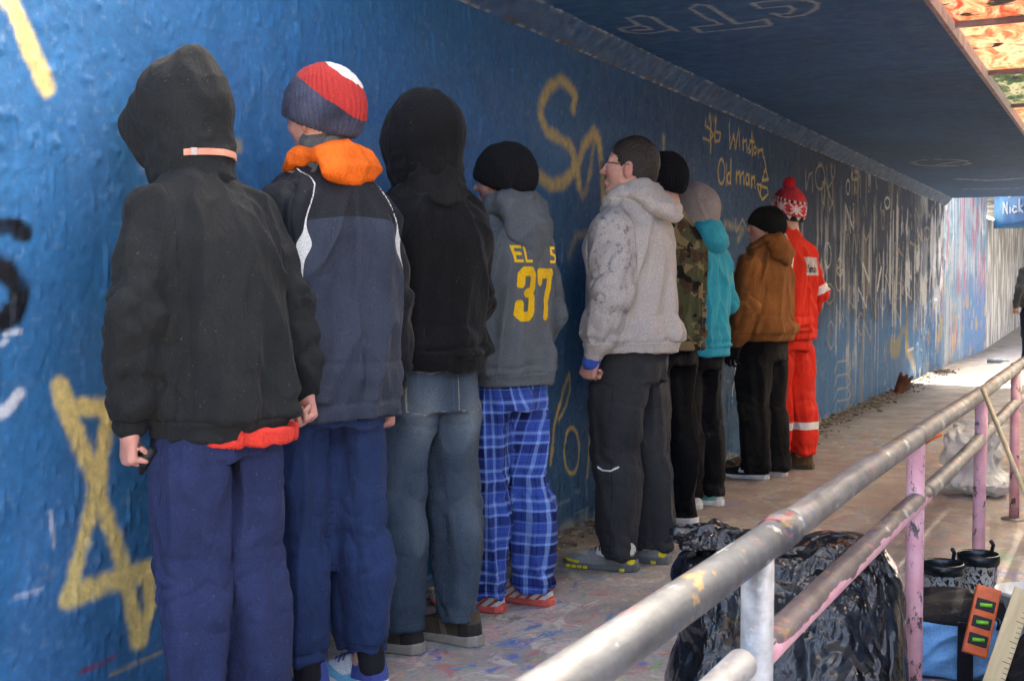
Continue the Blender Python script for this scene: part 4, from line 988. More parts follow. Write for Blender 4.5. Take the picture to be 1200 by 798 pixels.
def hand_mesh(wrist, d, t, p, curl=1.0, sc=1.0, h=.0034):
    """d: along the forearm, t: towards the thumb, p: out of the palm"""
    f = Field((-.075, -.035, -.06), (.085, .155, .085), h)
    kn = [(.031, .083, 0), (.0105, .089, -.002), (-.010, .085, -.001), (-.029, .076, .002)]
    for k in kn:
        f.seg((k[0] * .62, .0, 0), k, .0165, .0125, .014)
    f.seg((0, -.03, 0), (0, .02, 0), .021, .024, .012, fu=(1, 0, 0), fs=1.25)
    L = [(.040, .026, .021), (.045, .029, .022), (.041, .027, .021), (.033, .021, .019)]
    A = [(a * curl) for a in (78, 168, 232)] if curl > .6 else [curl * 55, curl * 120, curl * 165]
    for (k, l, q) in zip(kn, L, range(4)):
        c = np.array(k); r = (.0098, .0100, .0096, .0085)[q]
        for s in range(3):
            a = R(A[s] + (q - 1.5) * 4)
            e = c + np.array((-.0015 * (q - 1.2), math.cos(a) * l[s], math.sin(a) * l[s]))
            f.seg(c, e, r, r * .94, .0022); c = e; r *= .94
    th = [(.026, .012, .008), (.045, .040, .020), (.040, .068, .036), (.016, .080, .046)] if curl > .6 else [(.026, .012, .006), (.050, .040, .014), (.055, .070, .018), (.050, .094, .022)]
    f.chain(th, (.0165, .0135, .0115, .0098), .008)
    V, Q = f.mesh(1)
    M = np.array((t, d, p), float)              # rows: local x, y, z in person space
    V = V * sc
    if np.linalg.det(M) < 0:
        Q = Q[:, ::-1]
    return V @ M + np.asarray(wrist), Q

def head_mesh(h=.0042):
    """origin at the base of the neck; face looks along +y"""
    f = Field((-.11, -.14, -.12), (.11, .16, .30), h)
    f.ell((0, -.012, .172), (.076, .098, .094), .02)
    f.ell((0, .030, .118), (.060, .066, .088), .03)
    f.ell((0, .068, .046), (.031, .030, .024), .022)
    f.seg((-.045, .012, .062), (-.018, .066, .044), .016, .014, .02); f.seg((.045, .012, .062), (.018, .066, .044), .016, .014, .02)
    f.seg((0, .092, .157), (0, .116, .124), .0075, .0108, .008)
    f.seg((-.010, .103, .119), (.010, .103, .119), .0075, .0075, .007)
    f.seg((-.042, .072, .170), (.042, .072, .170), .011, .011, .014)
    f.seg((-.014, .094, .087), (.014, .094, .087), .0065, .0065, .007); f.seg((-.013, .092, .076), (.013, .092, .076), .0070, .0070, .007)
    for s in (-1, 1):
        f.ell((s * .033, .101, .150), (.017, .014, .011), .008, op='cut')
        f.ell((s * .033, .080, .150), (.0125, .0125, .0125), .004)
        f.ell((s * .078, -.006, .128), (.010, .021, .034), .007, rz=s * .35)
        f.ell((s * .090, -.002, .130), (.006, .011, .020), .004, op='cut')
        f.seg((s * .044, .055, .118), (s * .040, .068, .125), .018, .018, .025)
    f.chain([(0, -.012, .11), (0, -.016, .03), (0, -.012, -.10)], (.056, .055, .070), .03)
    return f.mesh(1)
HEAD = head_mesh()

def rot(V, yaw, pitch, org):
    """turn about z by yaw, nod by pitch, move to org"""
    cy, sy, cp, sp = math.cos(yaw), math.sin(yaw), math.cos(pitch), math.sin(pitch)
    Mx = np.array(((1, 0, 0), (0, cp, -sp), (0, sp, cp))); Mz = np.array(((cy, -sy, 0), (sy, cy, 0), (0, 0, 1)))
    return (np.asarray(V) @ Mx.T) @ Mz.T + np.asarray(org)

class Person:
    """local frame: faces +y, its right is +x. All garments are closed surfaces in metres."""
    def __init__(s, label, x, y, turn, hgt, w=1.0, group='young people lined up facing the wall', **k):
        s.S = hgt / 1.76; s.w = w; s.turn = turn
        s.root = empty('person', (x, y, 0), R(90 - turn))
        tag(s.root, label, 'person', group)
        s.k = k
        s.h = k.get('h', .006)
        s.seed = k.get('seed', 1) * 50
        s.neck = np.array((0, k.get('lean', 0.0) - .015, 1.495)) * s.S
        s.yaw = R(k.get('yaw', 0)); s.nod = R(k.get('nod', 0))
        S = s.S
        d = dict(L=[(-.185 * w, -.01, 1.405), (-.262 * w, -.045, 1.135), (-.268 * w, .03, .885)], R=[(.185 * w, -.01, 1.405), (.262 * w, -.045, 1.135), (.268 * w, .03, .885)])
        d.update(k.get('arms', {}))
        s.arms = {a: [np.array(q) * S for q in v] for a, v in d.items()}
        for v in s.arms.values():
            v[0] = v[0] * (.86, 1, 1) - np.array((0, 0, .030 * S)); v[1] = v[1] * (.96, .7, 1)
        s.feet = k.get('feet', {'L': (-.105, .0, 0), 'R': (.105, -.02, 0)})
    def put(s, name, VQ, mat, attrs=None, color=None, parent=None):
        return mesh_obj(name, VQ[0], VQ[1], mat, parent or s.root, True, attrs, color)
    # ---- body
    def body(s, hands=('L', 'R'), curl=1.0):
        S, w = s.S, s.w; ln = s.k.get('lean', 0.0)
        f = Field((-.42 * w * S, -.3 * S, .02), (.42 * w * S, .3 * S, 1.56 * S), .012)
        f.loft([(a * S, 0, b * S, c * S * w, e * S) for a, b, c, e in ((.80, -.01, .135, .10), (1.0, 0, .13, .09), (1.25, -.01 + .4 * ln, .14, .09), (1.40, -.015 + .75 * ln, .13, .08), (1.47, -.015 + .9 * ln, .06, .06))], .03)
        f.seg(s.neck - (0, 0, .12), s.neck + (0, 0, .04), .05 * S, .045 * S, .02)
        for a in 'LR':
            f.chain(s.arms[a], (.042 * S, .036 * S, .025 * S), .02)
            fx, fy, _ = s.feet[a]; fx *= w
            f.chain([(np.sign(fx) * .085 * S, 0, .86 * S), (fx * .98 * S, fy + .01, .48 * S), (fx * S, fy - .03, .09 * S), (fx * S, fy + .08 * S, .045 * S)], (.07 * S, .05 * S, .030 * S, .016 * S), .02)
        parts = [f.mesh(1)]
        hv = rot(HEAD[0] * S, s.yaw, s.nod, s.neck)
        rosy = [np.zeros(len(parts[0][0]))]
        H = HEAD[0]
        rosy.append(np.clip(np.exp(-(((np.abs(H[:, 0]) - .045) / .022) ** 2 + ((H[:, 2] - .115) / .025) ** 2)) * (H[:, 1] > .03) * .8
                    + np.exp(-((H[:, 1] - .122) / .02) ** 2 - ((H[:, 2] - .12) / .016) ** 2) * .3 + (np.abs(H[:, 0]) > .079) * .9
                    + (H[:, 1] > .088) * np.exp(-((H[:, 2] - .082) / .010) ** 2) * 1.0, 0, 1))
        parts.append((hv, HEAD[1]))
        for a in hands:
            A = s.arms[a]
            d = A[2] - A[1]; d /= np.linalg.norm(d)
            hd = s.k.get('hand_dir', {}).get(a)
            if hd is not None: d = np.array(hd, float) / np.linalg.norm(hd)
            t = np.array(s.k.get('thumb', {}).get(a, (0, 1, 0)), float); t -= d * (t @ d); t /= np.linalg.norm(t)
            p = np.cross(t, d); side = -1 if a == 'L' else 1
            if p[0] * side > 0: p = -p
            V, Q = hand_mesh(A[2] + d * .022 * S, d, t, p, curl, S * 1.0)
            parts.append((V, Q)); rosy.append(np.clip(.45 + .5 * (vnoise(V * 40, 5) - .5) + np.zeros(len(V)), 0, 1))
        V, Q = join(parts)
        s.b = s.put('body', (V, Q), M_SKIN, {'rosy': np.concatenate(rosy)})
        return s
    # ---- upper garment
    def top(s, name, mat_fn, hem=.80, loose=0.0, cuff=.043, sleeve=.064, fold=1.0, collar=None, tuck=True, arms='LR', pads=0.0, layers=None, cuffs=True, waist=None):
        S, w, h = s.S, s.w, s.h
        f = Field((-.44 * w * S - .03, -.34 * S, (hem - .05) * S), (.44 * w * S + .03, .34 * S, 1.60 * S), h)
        L = loose
        hz = hem
        rows = [(hz, -.014, .178 + L, .152 + L), (hz + .025, -.014, .182 + L, .155 + L), (hz + .06, -.017, .194 + L, .164 + L)] if tuck else \
               [(hz, -.012, .200 + L, .160 + L), (hz + .03, -.012, .199 + L, .158 + L), (hz + .07, -.012, .196 + L, .154 + L)]
        if hz < .99: rows.append((1.05, -.010, (waist or .190) + L, .148 + L))
        rows += [(1.18, -.014, .192 + L, .146 + L), (1.30, -.020, .200 + L * .8, .148 + L * .8), (1.385, -.022, .196 + L * .5, .132 + L * .5), (1.44, -.020, .155 + L * .3, .108 + L * .3), (1.485, -.014, .095, .088), (1.52, -.012, .070, .075)]
        ln = s.k.get('lean', 0.0)
        f.loft([(a * S, 0, (b + ln * max(0, (a - 1.0) / .5) ** 1.4) * S, c * S * w, e * S) for a, b, c, e in rows], .02, 2.35)
        sl = sleeve
        for a in arms:
            A = s.arms[a]
            f.seg((0, (-.02 + ln * .9) * S, 1.478 * S), A[0] + (0, 0, -.002), .064 * S, (.062 + pads) * S, .05)
            m1 = A[0] * .5 + A[1] * .5
            f.chain([A[0], m1, A[1]], ((sl + .010) * S, (sl + .006) * S, sl * S), .022)
            dl = A[2] - A[1]
            pts = [A[1], A[1] + dl * .45, A[1] + dl * .78, A[1] + dl * .92]
            f.chain(pts, (sl * S, (sl - .004) * S, (sl - .008) * S, (cuff + .006) * S), .018)
            if cuffs: f.chain([A[1] + dl * .9, A[1] + dl * 1.06], (cuff * S, cuff * .96 * S), .006)
        if collar:
            n0 = s.neck
            f.chain([n0 + np.array((0, -.005, -.045)) * S, n0 + np.array((0, -.002, collar)) * S], (.078 * S, .070 * S), .015)
        V, Q = f.mesh(2)
        V = s.wrinkle(V, Q, 'top', fold, hem)
        s.topVQ = (V, Q)
        attrs = layers(s, V) if layers else {}
        attrs['seam'] = s.seam
        s.t = s.put(name, (V, Q), mat_fn, attrs)
        return s
    def wrinkle(s, V, Q, kind, amp, hem=.8):
        S = s.S; sd = s.seed
        N = normals(V, Q)
        P = (V / S).astype(np.float32)
        dsp = np.zeros(len(V))
        if kind == 'top':
            for a in 'LR':
                A = [q / S for q in s.arms[a]]
                dm = np.full(len(V), 9.0); tt = np.zeros(len(V))
                for i in (0, 1):
                    e = A[i + 1] - A[i]; t = np.clip(((P - A[i]) @ e) / (e @ e), 0, 1)
                    d = np.linalg.norm(P - A[i] - t[:, None] * e, axis=1)
                    tt = np.where(d < dm, i + t, tt); dm = np.minimum(dm, d)
                ax_ = np.abs(A[0][0]); ln_ = np.abs(P[:, 0]) + .25 * np.clip(1.40 - P[:, 2], 0, .12)
                onarm = sstep(.115, .085, dm) * sstep(ax_ - .015, ax_ + .025, ln_) * (np.sign(P[:, 0]) == np.sign(A[0][0]))
                e = A[2] - A[0]; e = e / np.linalg.norm(e)
                ring = crease(P, np.array((.9, .9, 0)) + e * .45, 5.0, 15, sd + 1 + (a == 'R') * 7, .02) - .5
                ring2 = crease(P, np.array((-.8, 1, 0)) + e * .7, 5.0, 17, sd + 2 + (a == 'R') * 7, .02) - .5
                long_ = ridge(P, e, 7.0, 15, sd + 4 + (a == 'R') * 7, .02, 1.2) - .5
                el = np.exp(-((tt - 1.0) / .30) ** 2); cu = np.exp(-((tt - 1.72) / .22) ** 2)
                dsp += onarm * (ring * (.003 + .011 * el + .011 * cu) + ring2 * (.002 + .009 * el + .007 * cu) + long_ * .012 * (1 - el))
                arm = s.__dict__.setdefault('_arm', {}); arm[a] = onarm
            tor = 1 - np.clip(s._arm['L'] + s._arm['R'], 0, 1)
            v1 = ridge(P, (.05, 0, 1), 8.0, 9, sd + 11, .03, 1.2) - .5
            v2 = ridge(P, (.55, 0, 1), 6.0, 10, sd + 12, .03, 1.4) - .45
            v3 = ridge(P, (-.55, 0, 1), 6.0, 10, sd + 13, .03, 1.4) - .45
            hz = crease(P, (1, 0, .06), 6.0, 15, sd + 14, .03) - .5
            low = sstep(hem + .22, hem + .03, P[:, 2])
            hi = sstep(1.1, 1.4, P[:, 2])
            side = sstep(.04, .16, np.abs(P[:, 0]))
            dsp += tor * (v1 * (.036 - .016 * hi) + (v2 * (P[:, 0] < 0) + v3 * (P[:, 0] >= 0)) * (.012 + .024 * hi * side) + hz * low * .020)
            dsp += (vnoise(P * 4.5, sd + 15) - .5) * .018
            band = sstep(hem + .055, hem + .04, P[:, 2])
            dsp = dsp * (1 - .7 * band)
            oa = np.maximum(s._arm['L'], s._arm['R'])
            sf = np.maximum(.0022 - np.abs(oa - .5) * .045, .0020 - np.abs(P[:, 2] - hem - .048))
            sf = np.where((np.abs(oa - .5) < .5) | (P[:, 2] < hem + .08), sf, -1)
            s.seam = sf
            dsp -= .0025 * sstep(-.006, .001, sf)
        else:
            sx = np.where(P[:, 0] < 0, -1.0, 1.0)
            g = ridge(P, (0, .12, 1), 9.0, 9, sd + 21, .03, 1.2) - .5
            k1 = crease(P * (sx[:, None] * (1, 0, 0) + (0, 1, 1)), (1, .8, .30), 5.0, 13, sd + 22, .03) - .5
            k2 = crease(P, (-.5, 1, -.55), 5.0, 14, sd + 23, .03) - .5
            z = P[:, 2]
            kn = np.exp(-((z - .46) / .10) ** 2); an = sstep(.26, .07, z); cr = np.exp(-((z - .78) / .09) ** 2)
            dsp += g * .026 + k1 * (.002 + .008 * kn + .015 * an + .007 * cr) + k2 * (.001 + .007 * kn + .012 * an + .008 * cr)
            dsp += (vnoise(P * 5, sd + 24) - .5) * .016
            dsp = dsp * sstep(.87, .73, z) - .014 * sstep(.76, .86, z)
        V = V + N * (dsp * amp * S)[:, None]
        return V
    # ---- trousers
    def trousers(s, name, mat, width=1.0, hemz=.035, fold=1.0, fit=0.0, layers=None, bottom=1.0, top_z=1.0):
        S, w, h = s.S, s.w, s.h
        f = Field((-.30 * w * S, -.28 * S, 0), (.30 * w * S, .28 * S, (top_z + .05) * S), h)
        f.loft([(a * S, 0, b * S, c * S * w, e * S) for a, b, c, e in ((.77, -.015, .165, .135), (.84, -.018, .176, .143), (.92, -.015, .172, .135), (top_z, -.012, .160, .122))], .03, 2.4)
        for a in 'LR':
            sg = -1 if a == 'L' else 1
            f.ell((sg * .078 * w * S, -.075 * S, .875 * S), (.085 * S * w, .075 * S, .095 * S), .03)
            fx, fy, _ = s.feet[a]
            fx *= w
            W = width
            rows = [(hemz, fx, fy - .022, .068 * W * bottom, .080 * W * bottom), (.09, fx, fy - .020, .068 * W * bottom, .080 * W * bottom), (.20, fx, fy - .018, .073 * W * (1 + bottom) / 2, .084 * W * (1 + bottom) / 2), (.36, fx * .99, fy * .9 - .022, .077 * W, .086 * W),
                    (.50, fx * .97, fy * .7 + .004, .081 * W, .090 * W), (.64, fx * .94, fy * .5 + .004, .088 * W, .100 * W), (.76, sg * .088, fy * .25 - .004, .092 * w, .116), (.86, sg * .084, -.012, .088 * w, .125)]
            f.loft([(r[0] * S, r[1] * S, r[2] * S, r[3] * S, r[4] * S) for r in rows], .014, 2.15)
        V, Q = f.mesh(2)
        V = s.wrinkle(V, Q, 'legs', fold)
        V[:, 2] = np.maximum(V[:, 2], .006)
        s.legVQ = (V, Q)
        attrs = layers(s, V) if layers else {}
        P = V / S; lf = P[:, 0] < 0
        cxs = np.where(lf, s.feet['L'][0], s.feet['R'][0]) * w; cys = np.where(lf, s.feet['L'][1], s.feet['R'][1]) * np.interp(P[:, 2], (0, .8), (1, .1)) - .012
        so = np.where((np.abs(P[:, 0]) > np.abs(cxs)) & (P[:, 2] < .9), .0021 - np.abs(P[:, 1] - cys - .004 * np.sin(P[:, 2] * 14)), -1)
        sc = np.where((P[:, 1] < -.05) & (P[:, 2] > .77), .0021 - np.abs(P[:, 0]), -1)
        sh = .0018 - np.abs(P[:, 2] - hemz - .028)
        attrs['seam'] = np.maximum(np.maximum(so, sc), sh)
        s.p = s.put(name, (V, Q), mat, attrs)
        return s
    # ---- shoes
    def shoe(s, side, upper, sole, lace=None, boot=False, layers=None, yaw=0.0, name='shoe', sole_h=.030, extra=None):
        S = s.S * 1.0
        f = Field((-.075, -.12, -.005), (.075, .22, .17), .004)
        rows = [(-.105, .020, .020), (-.09, .036, .05), (-.05, .040, .066), (0, .041, .068), (.05, .044, .056), (.10, .049, .044), (.15, .048, .034), (.185, .038, .027), (.205, .016, .017)]
        y = np.array([r[0] for r in rows])
        def build(F, zoff, grow, zlo, zhi):
            sl, G = F.sub((-.07, -.115, zlo), (.07, .215, zhi), .01)
            yy = G[1][0, :, 0]
            wx = np.interp(yy, y, [r[1] for r in rows])[None, :, None] + grow
            hz = np.interp(yy, y, [r[2] for r in rows])[None, :, None]
            cx = np.interp(yy, (-.1, .05, .2), (0, .0, -.010))[None, :, None] * (1 if side == 'R' else -1)
            return sl, G, wx, hz, cx
        sl, G, wx, hz, cx = build(f, 0, 0, 0, .16)
        zz = G[2] - sole_h * .6
        d = (np.sqrt(((G[0] - cx) / wx) ** 2 + (np.maximum(zz, 0) / (hz * 1.25)) ** 2) - 1) * np.minimum(wx, hz)
        d = np.maximum(d, -zz); d = np.maximum(d, np.maximum(-.108 - G[1], G[1] - .208))
        f.put(sl, np.clip(d, -.1, .1).astype(np.float32), .006)
        f.chain([(0, -.055, .06), (0, -.05, .145 if boot else .105)], (.042, .046 if boot else .041), .02, fu=(0, 1, 0), fs=1.15)
        if not boot: f.ell((0, -.052, .135), (.030, .042, .035), .01, op='cut')
        f.seg((0, .02, .083), (0, .09, .055), .018, .014, .012)
        V, Q = f.mesh(2)
        attrs = layers(V) if layers else None
        fx, fy, fz = s.feet[side]
        o = s.put(name, (V * S, Q), upper, attrs)
        o.location = (fx * s.w * S, (fy + .010) * S, 0); o.rotation_euler = (0, 0, R(yaw) * (1 if side == 'L' else -1) + R(s.turn) * .85)
        g = Field((-.08, -.13, -.008), (.08, .23, .06), .0035)
        sl, G, wx, hz, cx = build(g, 0, .004, 0, sole_h + .01)
        th = np.interp(G[1][0, :, 0], (-.11, -.05, .05, .15, .21), (sole_h * 1.15, sole_h * 1.05, sole_h * .85, sole_h * .8, sole_h))[None, :, None]
        d = (np.abs((G[0] - cx) / wx) - 1) * wx
        d = np.sqrt(np.maximum(d + .006, 0) ** 2 + np.maximum(np.abs(G[2] - th / 2) - th / 2 + .006, 0) ** 2) - .006
        lift = np.interp(G[1][0, :, 0], (.13, .21), (0, .012))[None, :, None]
        d = np.maximum(d, np.maximum(-.112 - G[1], G[1] - .212))
        g.put(sl, np.clip(d, -.1, .1).astype(np.float32), .004)
        V2, Q2 = g.mesh(1)
        V2[:, 2] += np.interp(V2[:, 1], (.12, .21), (0, .012)) * sstep(.03, 0, V2[:, 2])
        so = mesh_obj('sole', V2 * S, Q2, sole, o, True)
        if lace:
            for i in range(4):
                yv = .035 + i * .017; zv = .098 - i * .0085
                MB().tube([(-.024 * S, (yv - .004) * S, (zv - .012) * S), (-.01 * S, yv * S, (zv + .003) * S), (.01 * S, yv * S, (zv + .003) * S), (.024 * S, (yv + .008) * S, (zv - .012) * S)], .003, 8).build('lace', lace, o, True)
        if extra: extra(s, o, V * S, Q)
        return o
    def head_part(s, name, f, mat, attrs=None, color=None, disp=None, smooth=2, parent=None):
        """field in head space (origin at neck base) -> part"""
        V, Q = f.mesh(smooth)
        if disp is not None:
            N = normals(V, Q); V = V + N * disp(V, N)[:, None]
        a = attrs(V) if attrs else None
        c = color(V) if color else None
        W = rot(V * s.S, s.yaw, s.nod, s.neck)
        s.last = (W, Q)
        return s.put(name, (W, Q), mat, a, c, parent)
    def beanie(s, mat, top=.285, low=.125, back=.085, tilt=0.0, loose=0.0, ribs=70, attrs=None, color=None, name='knit_hat', peak=0.0, h=.0045):
        f = Field((-.14, -.19, .02), (.14, .17, .36), h)
        f.ell((0, -.014, .178), (.088 + loose, .112 + loose, top - .178), .02)
        f.ell((0, -.014, .150), (.088 + loose, .114 + loose, .10), .02)
        if peak: f.ell((0, -.05, .21), (.07, .08, .075 + peak), .04)
        # cut below a plane from brow to nape
        sl = (slice(None),) * 3
        y = f.ax[1][None, :, None]; z = f.ax[2][None, None, :]
        brow, nape = low + .05, back
        zc = nape + (brow - nape) * (y + .12) / .22 + f.ax[0][:, None, None] * tilt
        f.F = np.maximum(f.F, (zc - z).astype(np.float32))
        def disp(V, N):
            a = np.arctan2(V[:, 0], -(V[:, 1] + .014))
            r = np.hypot(V[:, 0], V[:, 1] + .014)
            cf = np.exp(-((V[:, 2] - (nape + (brow - nape) * (V[:, 1] + .12) / .22) - .02) / .02) ** 2)
            return .0021 * np.sin(a * ribs) * sstep(.01, .05, r) + (fbm(V * 28, s.seed + 3) - .5) * .008 + .003 * cf
        return s.head_part(name, f, mat, attrs, color, disp, 2)
    def hood_up(s, mat, big=0.0, point=.0, fwd=.0, brim=0.0, name='hood', h=.0055, opening=True, fold=1.0, low=-.075):
        f = Field((-.19, -.23, low - .06), (.19, .24, .37), h)
        f.ell((0, -.012, .170), (.104 + big, .132 + big, .128 + big), .03)
        f.ell((0, .03 + fwd, .135), (.096 + big * .8, .098 + big, .12 + big * .6), .03)
        if brim: f.chain([(0, .02, .185), (0, .06 + brim, .155), (0, .03 + brim * .6, .04)], (.10, .072, .066), .04, fu=(1, 0, 0), fs=1.12)
        if point: f.seg((0, -.05, .22), (0, -.075 - point * .3, .255 + point), .06, .03, .05)
        f.chain([(0, -.02, .11), (0, -.022, .03), (0, -.018, low)], (.088 + big * .7, .080 + big * .5, .086), .05, fu=(1, 0, 0), fs=1.08)
        f.chain([(0, .02, .06), (0, .03, low + .02)], (.075 + big * .5, .085), .04, fu=(1, 0, 0), fs=1.1)
        if opening:
            f.ell((0, .165 + fwd, .135), (.080, .115, .108), .012, op='cut')
            f.ell((0, .05 + fwd, .135), (.070, .07, .105), .012, op='cut')
        def disp(V, N):
            P = V.astype(np.float32)
            a = ridge(P, (0, .35, 1), 6.0, 15, s.seed + 31, .02, 1.2) - .5
            b = ridge(P, (.9, .6, .2), 5.0, 20, s.seed + 32, .02, 1.2) - .5
            lowz = sstep(.13, .02, V[:, 2])
            seam = np.exp(-(V[:, 0] / .006) ** 2) * (V[:, 2] > .1) * .0025
            return (a * .009 + b * (.003 + .010 * lowz) + (vnoise(P * 8, s.seed + 33) - .5) * .012) * fold + seam
        return s.head_part(name, f, mat, None, None, disp, 2)
    def hood_down(s, mat, name='hood', back=.17, drop=.07, wide=.10, thick=.055, h=.0055, fold=1.0, high=0.0, tilt=0.0):
        S = s.S
        n = s.neck
        f = Field((-.20 * S, n[1] - .33 * S, n[2] - .27 * S), (.20 * S, n[1] + .15 * S, n[2] + .16 * S), h)
        N_ = 14
        ring = []
        for i in range(N_ + 1):
            a = 2 * math.pi * i / N_
            yy = -math.cos(a)
            ring.append(n + np.array((math.sin(a) * .088, yy * .082 + .005, .02 + high * (.5 - .5 * yy) - .035 * (yy > 0) * yy + .012 * (-yy))) * S)
        f.chain(ring, [.030 * S] * len(ring), .012)
        tip = n + np.array((tilt, -.06 - back, .02 - drop)) * S
        mid = n + np.array((tilt * .4, -.085, .025 + high * .5)) * S
        f.seg(mid, mid * .35 + tip * .65, thick * S, thick * .95 * S, .03, fu=(1, 0, 0), fs=wide / thick)
        f.seg(mid * .4 + tip * .6, tip, thick * .95 * S, thick * .55 * S, .03, fu=(1, 0, 0), fs=wide / thick * .75)
        V, Q = f.mesh(2)
        Nn = normals(V, Q); P = V.astype(np.float32)
        d = (ridge(P, (1, .2, .1), 5, 12, s.seed + 41, .02, 1.2) - .5) * .011 + (ridge(P, (.3, 1, -.5), 5, 14, s.seed + 42, .02, 1.2) - .5) * .009 + (vnoise(P * 8, s.seed + 43) - .5) * .012
        V = V + Nn * (d * fold)[:, None]
        s.last = (V, Q)
        return s.put(name, (V, Q), mat)
    def local(s, x, y, z): return np.array((x, y, z)) * s.S

def bvh_of(VQ):
    return BVHTree.FromPolygons([tuple(v) for v in VQ[0].tolist()], VQ[1].tolist())
def decal(name, test, u0, u1, v0, v1, cell, frame, VQ, mat, parent, off=.0018, bvh=None):
    """print laid on cloth: cells of a (u, v) patch where test(u, v) holds, dropped onto the mesh along the frame's ray"""
    O, U, W, D = [np.array(q, float) for q in frame]
    bvh = bvh or bvh_of(VQ)
    nu, nv = int((u1 - u0) / cell) + 1, int((v1 - v0) / cell) + 1
    us = u0 + np.arange(nu + 1) * cell; vs_ = v0 + np.arange(nv + 1) * cell
    cu, cv = np.meshgrid((us[:-1] + us[1:]) / 2, (vs_[:-1] + vs_[1:]) / 2, indexing='ij')
    keep = test(cu, cv)
    idx = {}; V = []; F = []
    for i, j in np.argwhere(keep):
        q = []
        for a, b in ((i, j), (i + 1, j), (i + 1, j + 1), (i, j + 1)):
            if (a, b) not in idx:
                p = O + U * us[a] + W * vs_[b]
                hit = bvh.ray_cast(Vector(p), Vector(D))
                if hit[0] is None: idx[(a, b)] = None
                else:
                    idx[(a, b)] = len(V); V.append(np.array(hit[0]) - D * off)
            q.append(idx[(a, b)])
        if None not in q: F.append(q)
    return mesh_obj(name, np.array(V), F, mat, parent, True)
def line_test(lines, w):
    def t(u, v):
        d = np.full(u.shape, 9.0)
        for L in lines:
            for (a, b), (c, e) in zip(L[:-1], L[1:]):
                dx, dy = c - a, e - b; q = dx * dx + dy * dy + 1e-9
                k = np.clip(((u - a) * dx + (v - b) * dy) / q, 0, 1)
                d = np.minimum(d, np.hypot(u - a - k * dx, v - b - k * dy))
        return d < w / 2
    return t

# ------------------------------------------------------------------ cloth for each person
def plain(name, col, rough=.6, **k):
    m = Mat(name, rough, **k); m.color(m.ramp(m.noise(40, 4), [(.3, tuple(c * .8 for c in col)), (.7, tuple(min(1, c * 1.15) for c in col))])); return m.m
M_RUB_W = plain('white_rubber', (.66, .66, .64)); M_RUB_G = plain('grey_rubber', (.13, .125, .115)); M_RUB_TAN = plain('stone_rubber', (.30, .27, .22))
M_RUB_R = plain('coral_rubber', (.72, .11, .08)); M_BLACK = plain('black_trim', (.012, .012, .013)); M_WHITE = plain('white_print', (.78, .78, .78))
M_LACE_B = plain('blue_lace', (.03, .05, .22)); M_LACE_K = plain('dark_lace', (.02, .02, .02)); M_LACE_W = plain('pale_lace', (.7, .7, .66)); M_YEL = plain('yellow_trim', (.78, .62, .03))

# 1 ---------------------------------------------------------------- black hoodie, hood up
p = Person('person in charcoal hooded sweatshirt, hood up, with pale strap round neck and navy sweatpants', -2.05, 2.42, 17, 1.725, .87, seed=1, yaw=2, nod=-14, h=.0052, lean=.10,
           feet={'L': (-.085, .0, 0), 'R': (.105, -.02, 0)}, arms={'L': [(-.158, .045, 1.395), (-.225, -.005, 1.13), (-.215, .035, .872)], 'R': [(.158, .05, 1.395), (.222, -.03, 1.15), (.246, -.03, .945)]}, thumb={'L': (.25, 1, 0), 'R': (-.2, 1, 0)})
m1 = fabric('charcoal_fleece', (.017, .0185, .0185), mott=.15)
p.body()
p.top('hoodie', m1, hem=.815, loose=.008, sleeve=.067, cuff=.045, fold=1.15)
p.hood_up(m1, big=.002, fwd=.03, fold=.7, low=-.035, brim=.085, point=.012)
f = Field((-.25, -.22, .72), (.25, .22, .86), .006)
f.loft([(.800 * p.S, .028, -.016, .158, .172), (.82 * p.S, .028, -.016, .160, .174), (.84 * p.S, .028, -.016, .160, .174)], .01)
V, Q = f.mesh(1); V = V + normals(V, Q) * ((ridge(V.astype(np.float32), (0, 0, 1), 3, 24, 5, .02) - .5) * .012)[:, None]
p.put('shirt_hem', (V, Q), fabric('red_jersey', (.62, .045, .03)))
m_navy = fabric('navy_fleece', (.023, .033, .088), mott=.18)
p.trousers('sweatpants', m_navy, 1.06, fold=1.15)
# strap round the neck
m = Mat('salmon_strap', .6)
m.color(m.ramp(m.noise(14, 4), [(.35, (.60, .20, .12)), (.6, (.74, .36, .24)), (.75, (.80, .70, .62))]))
bv = bvh_of(p.last)
pts = []
for i in range(26):
    a = R(-44 + 108 * i / 25)
    z = p.neck[2] + .018 + .016 * math.cos(a)
    dr = Vector((math.sin(a), -math.cos(a), 0))
    hit = bv.ray_cast(Vector((0, float(p.neck[1]), z)) + dr * .5, -dr)
    q = hit[0] if hit[0] else Vector((0, float(p.neck[1]), z)) + dr * .1
    pts.append((q, dr))
V, F = [], []
for i, (q, dr) in enumerate(pts):
    for u, zz in ((-.002, -.007), (.005, -.008), (.005, .008), (-.002, .007)):
        V.append(tuple(q + dr * u + Vector((0, 0, zz))))
    if i:
        for j in range(4):
            F.append([(i - 1) * 4 + j, i * 4 + j, i * 4 + (j + 1) % 4, (i - 1) * 4 + (j + 1) % 4])
F += [[3, 2, 1, 0], [len(V) - 4 + j for j in range(4)]]
st = mesh_obj('neck_strap', np.array(V), F, m.m, p.root, False)
q, dr = pts[3]
MB().box(q + dr * .008, (.008, .003, .009), Matrix.Rotation(math.atan2(dr.x, -dr.y), 3, 'Z')).build('buckle', plain('pale_buckle', (.50, .40, .34), .35), st, False, .002)
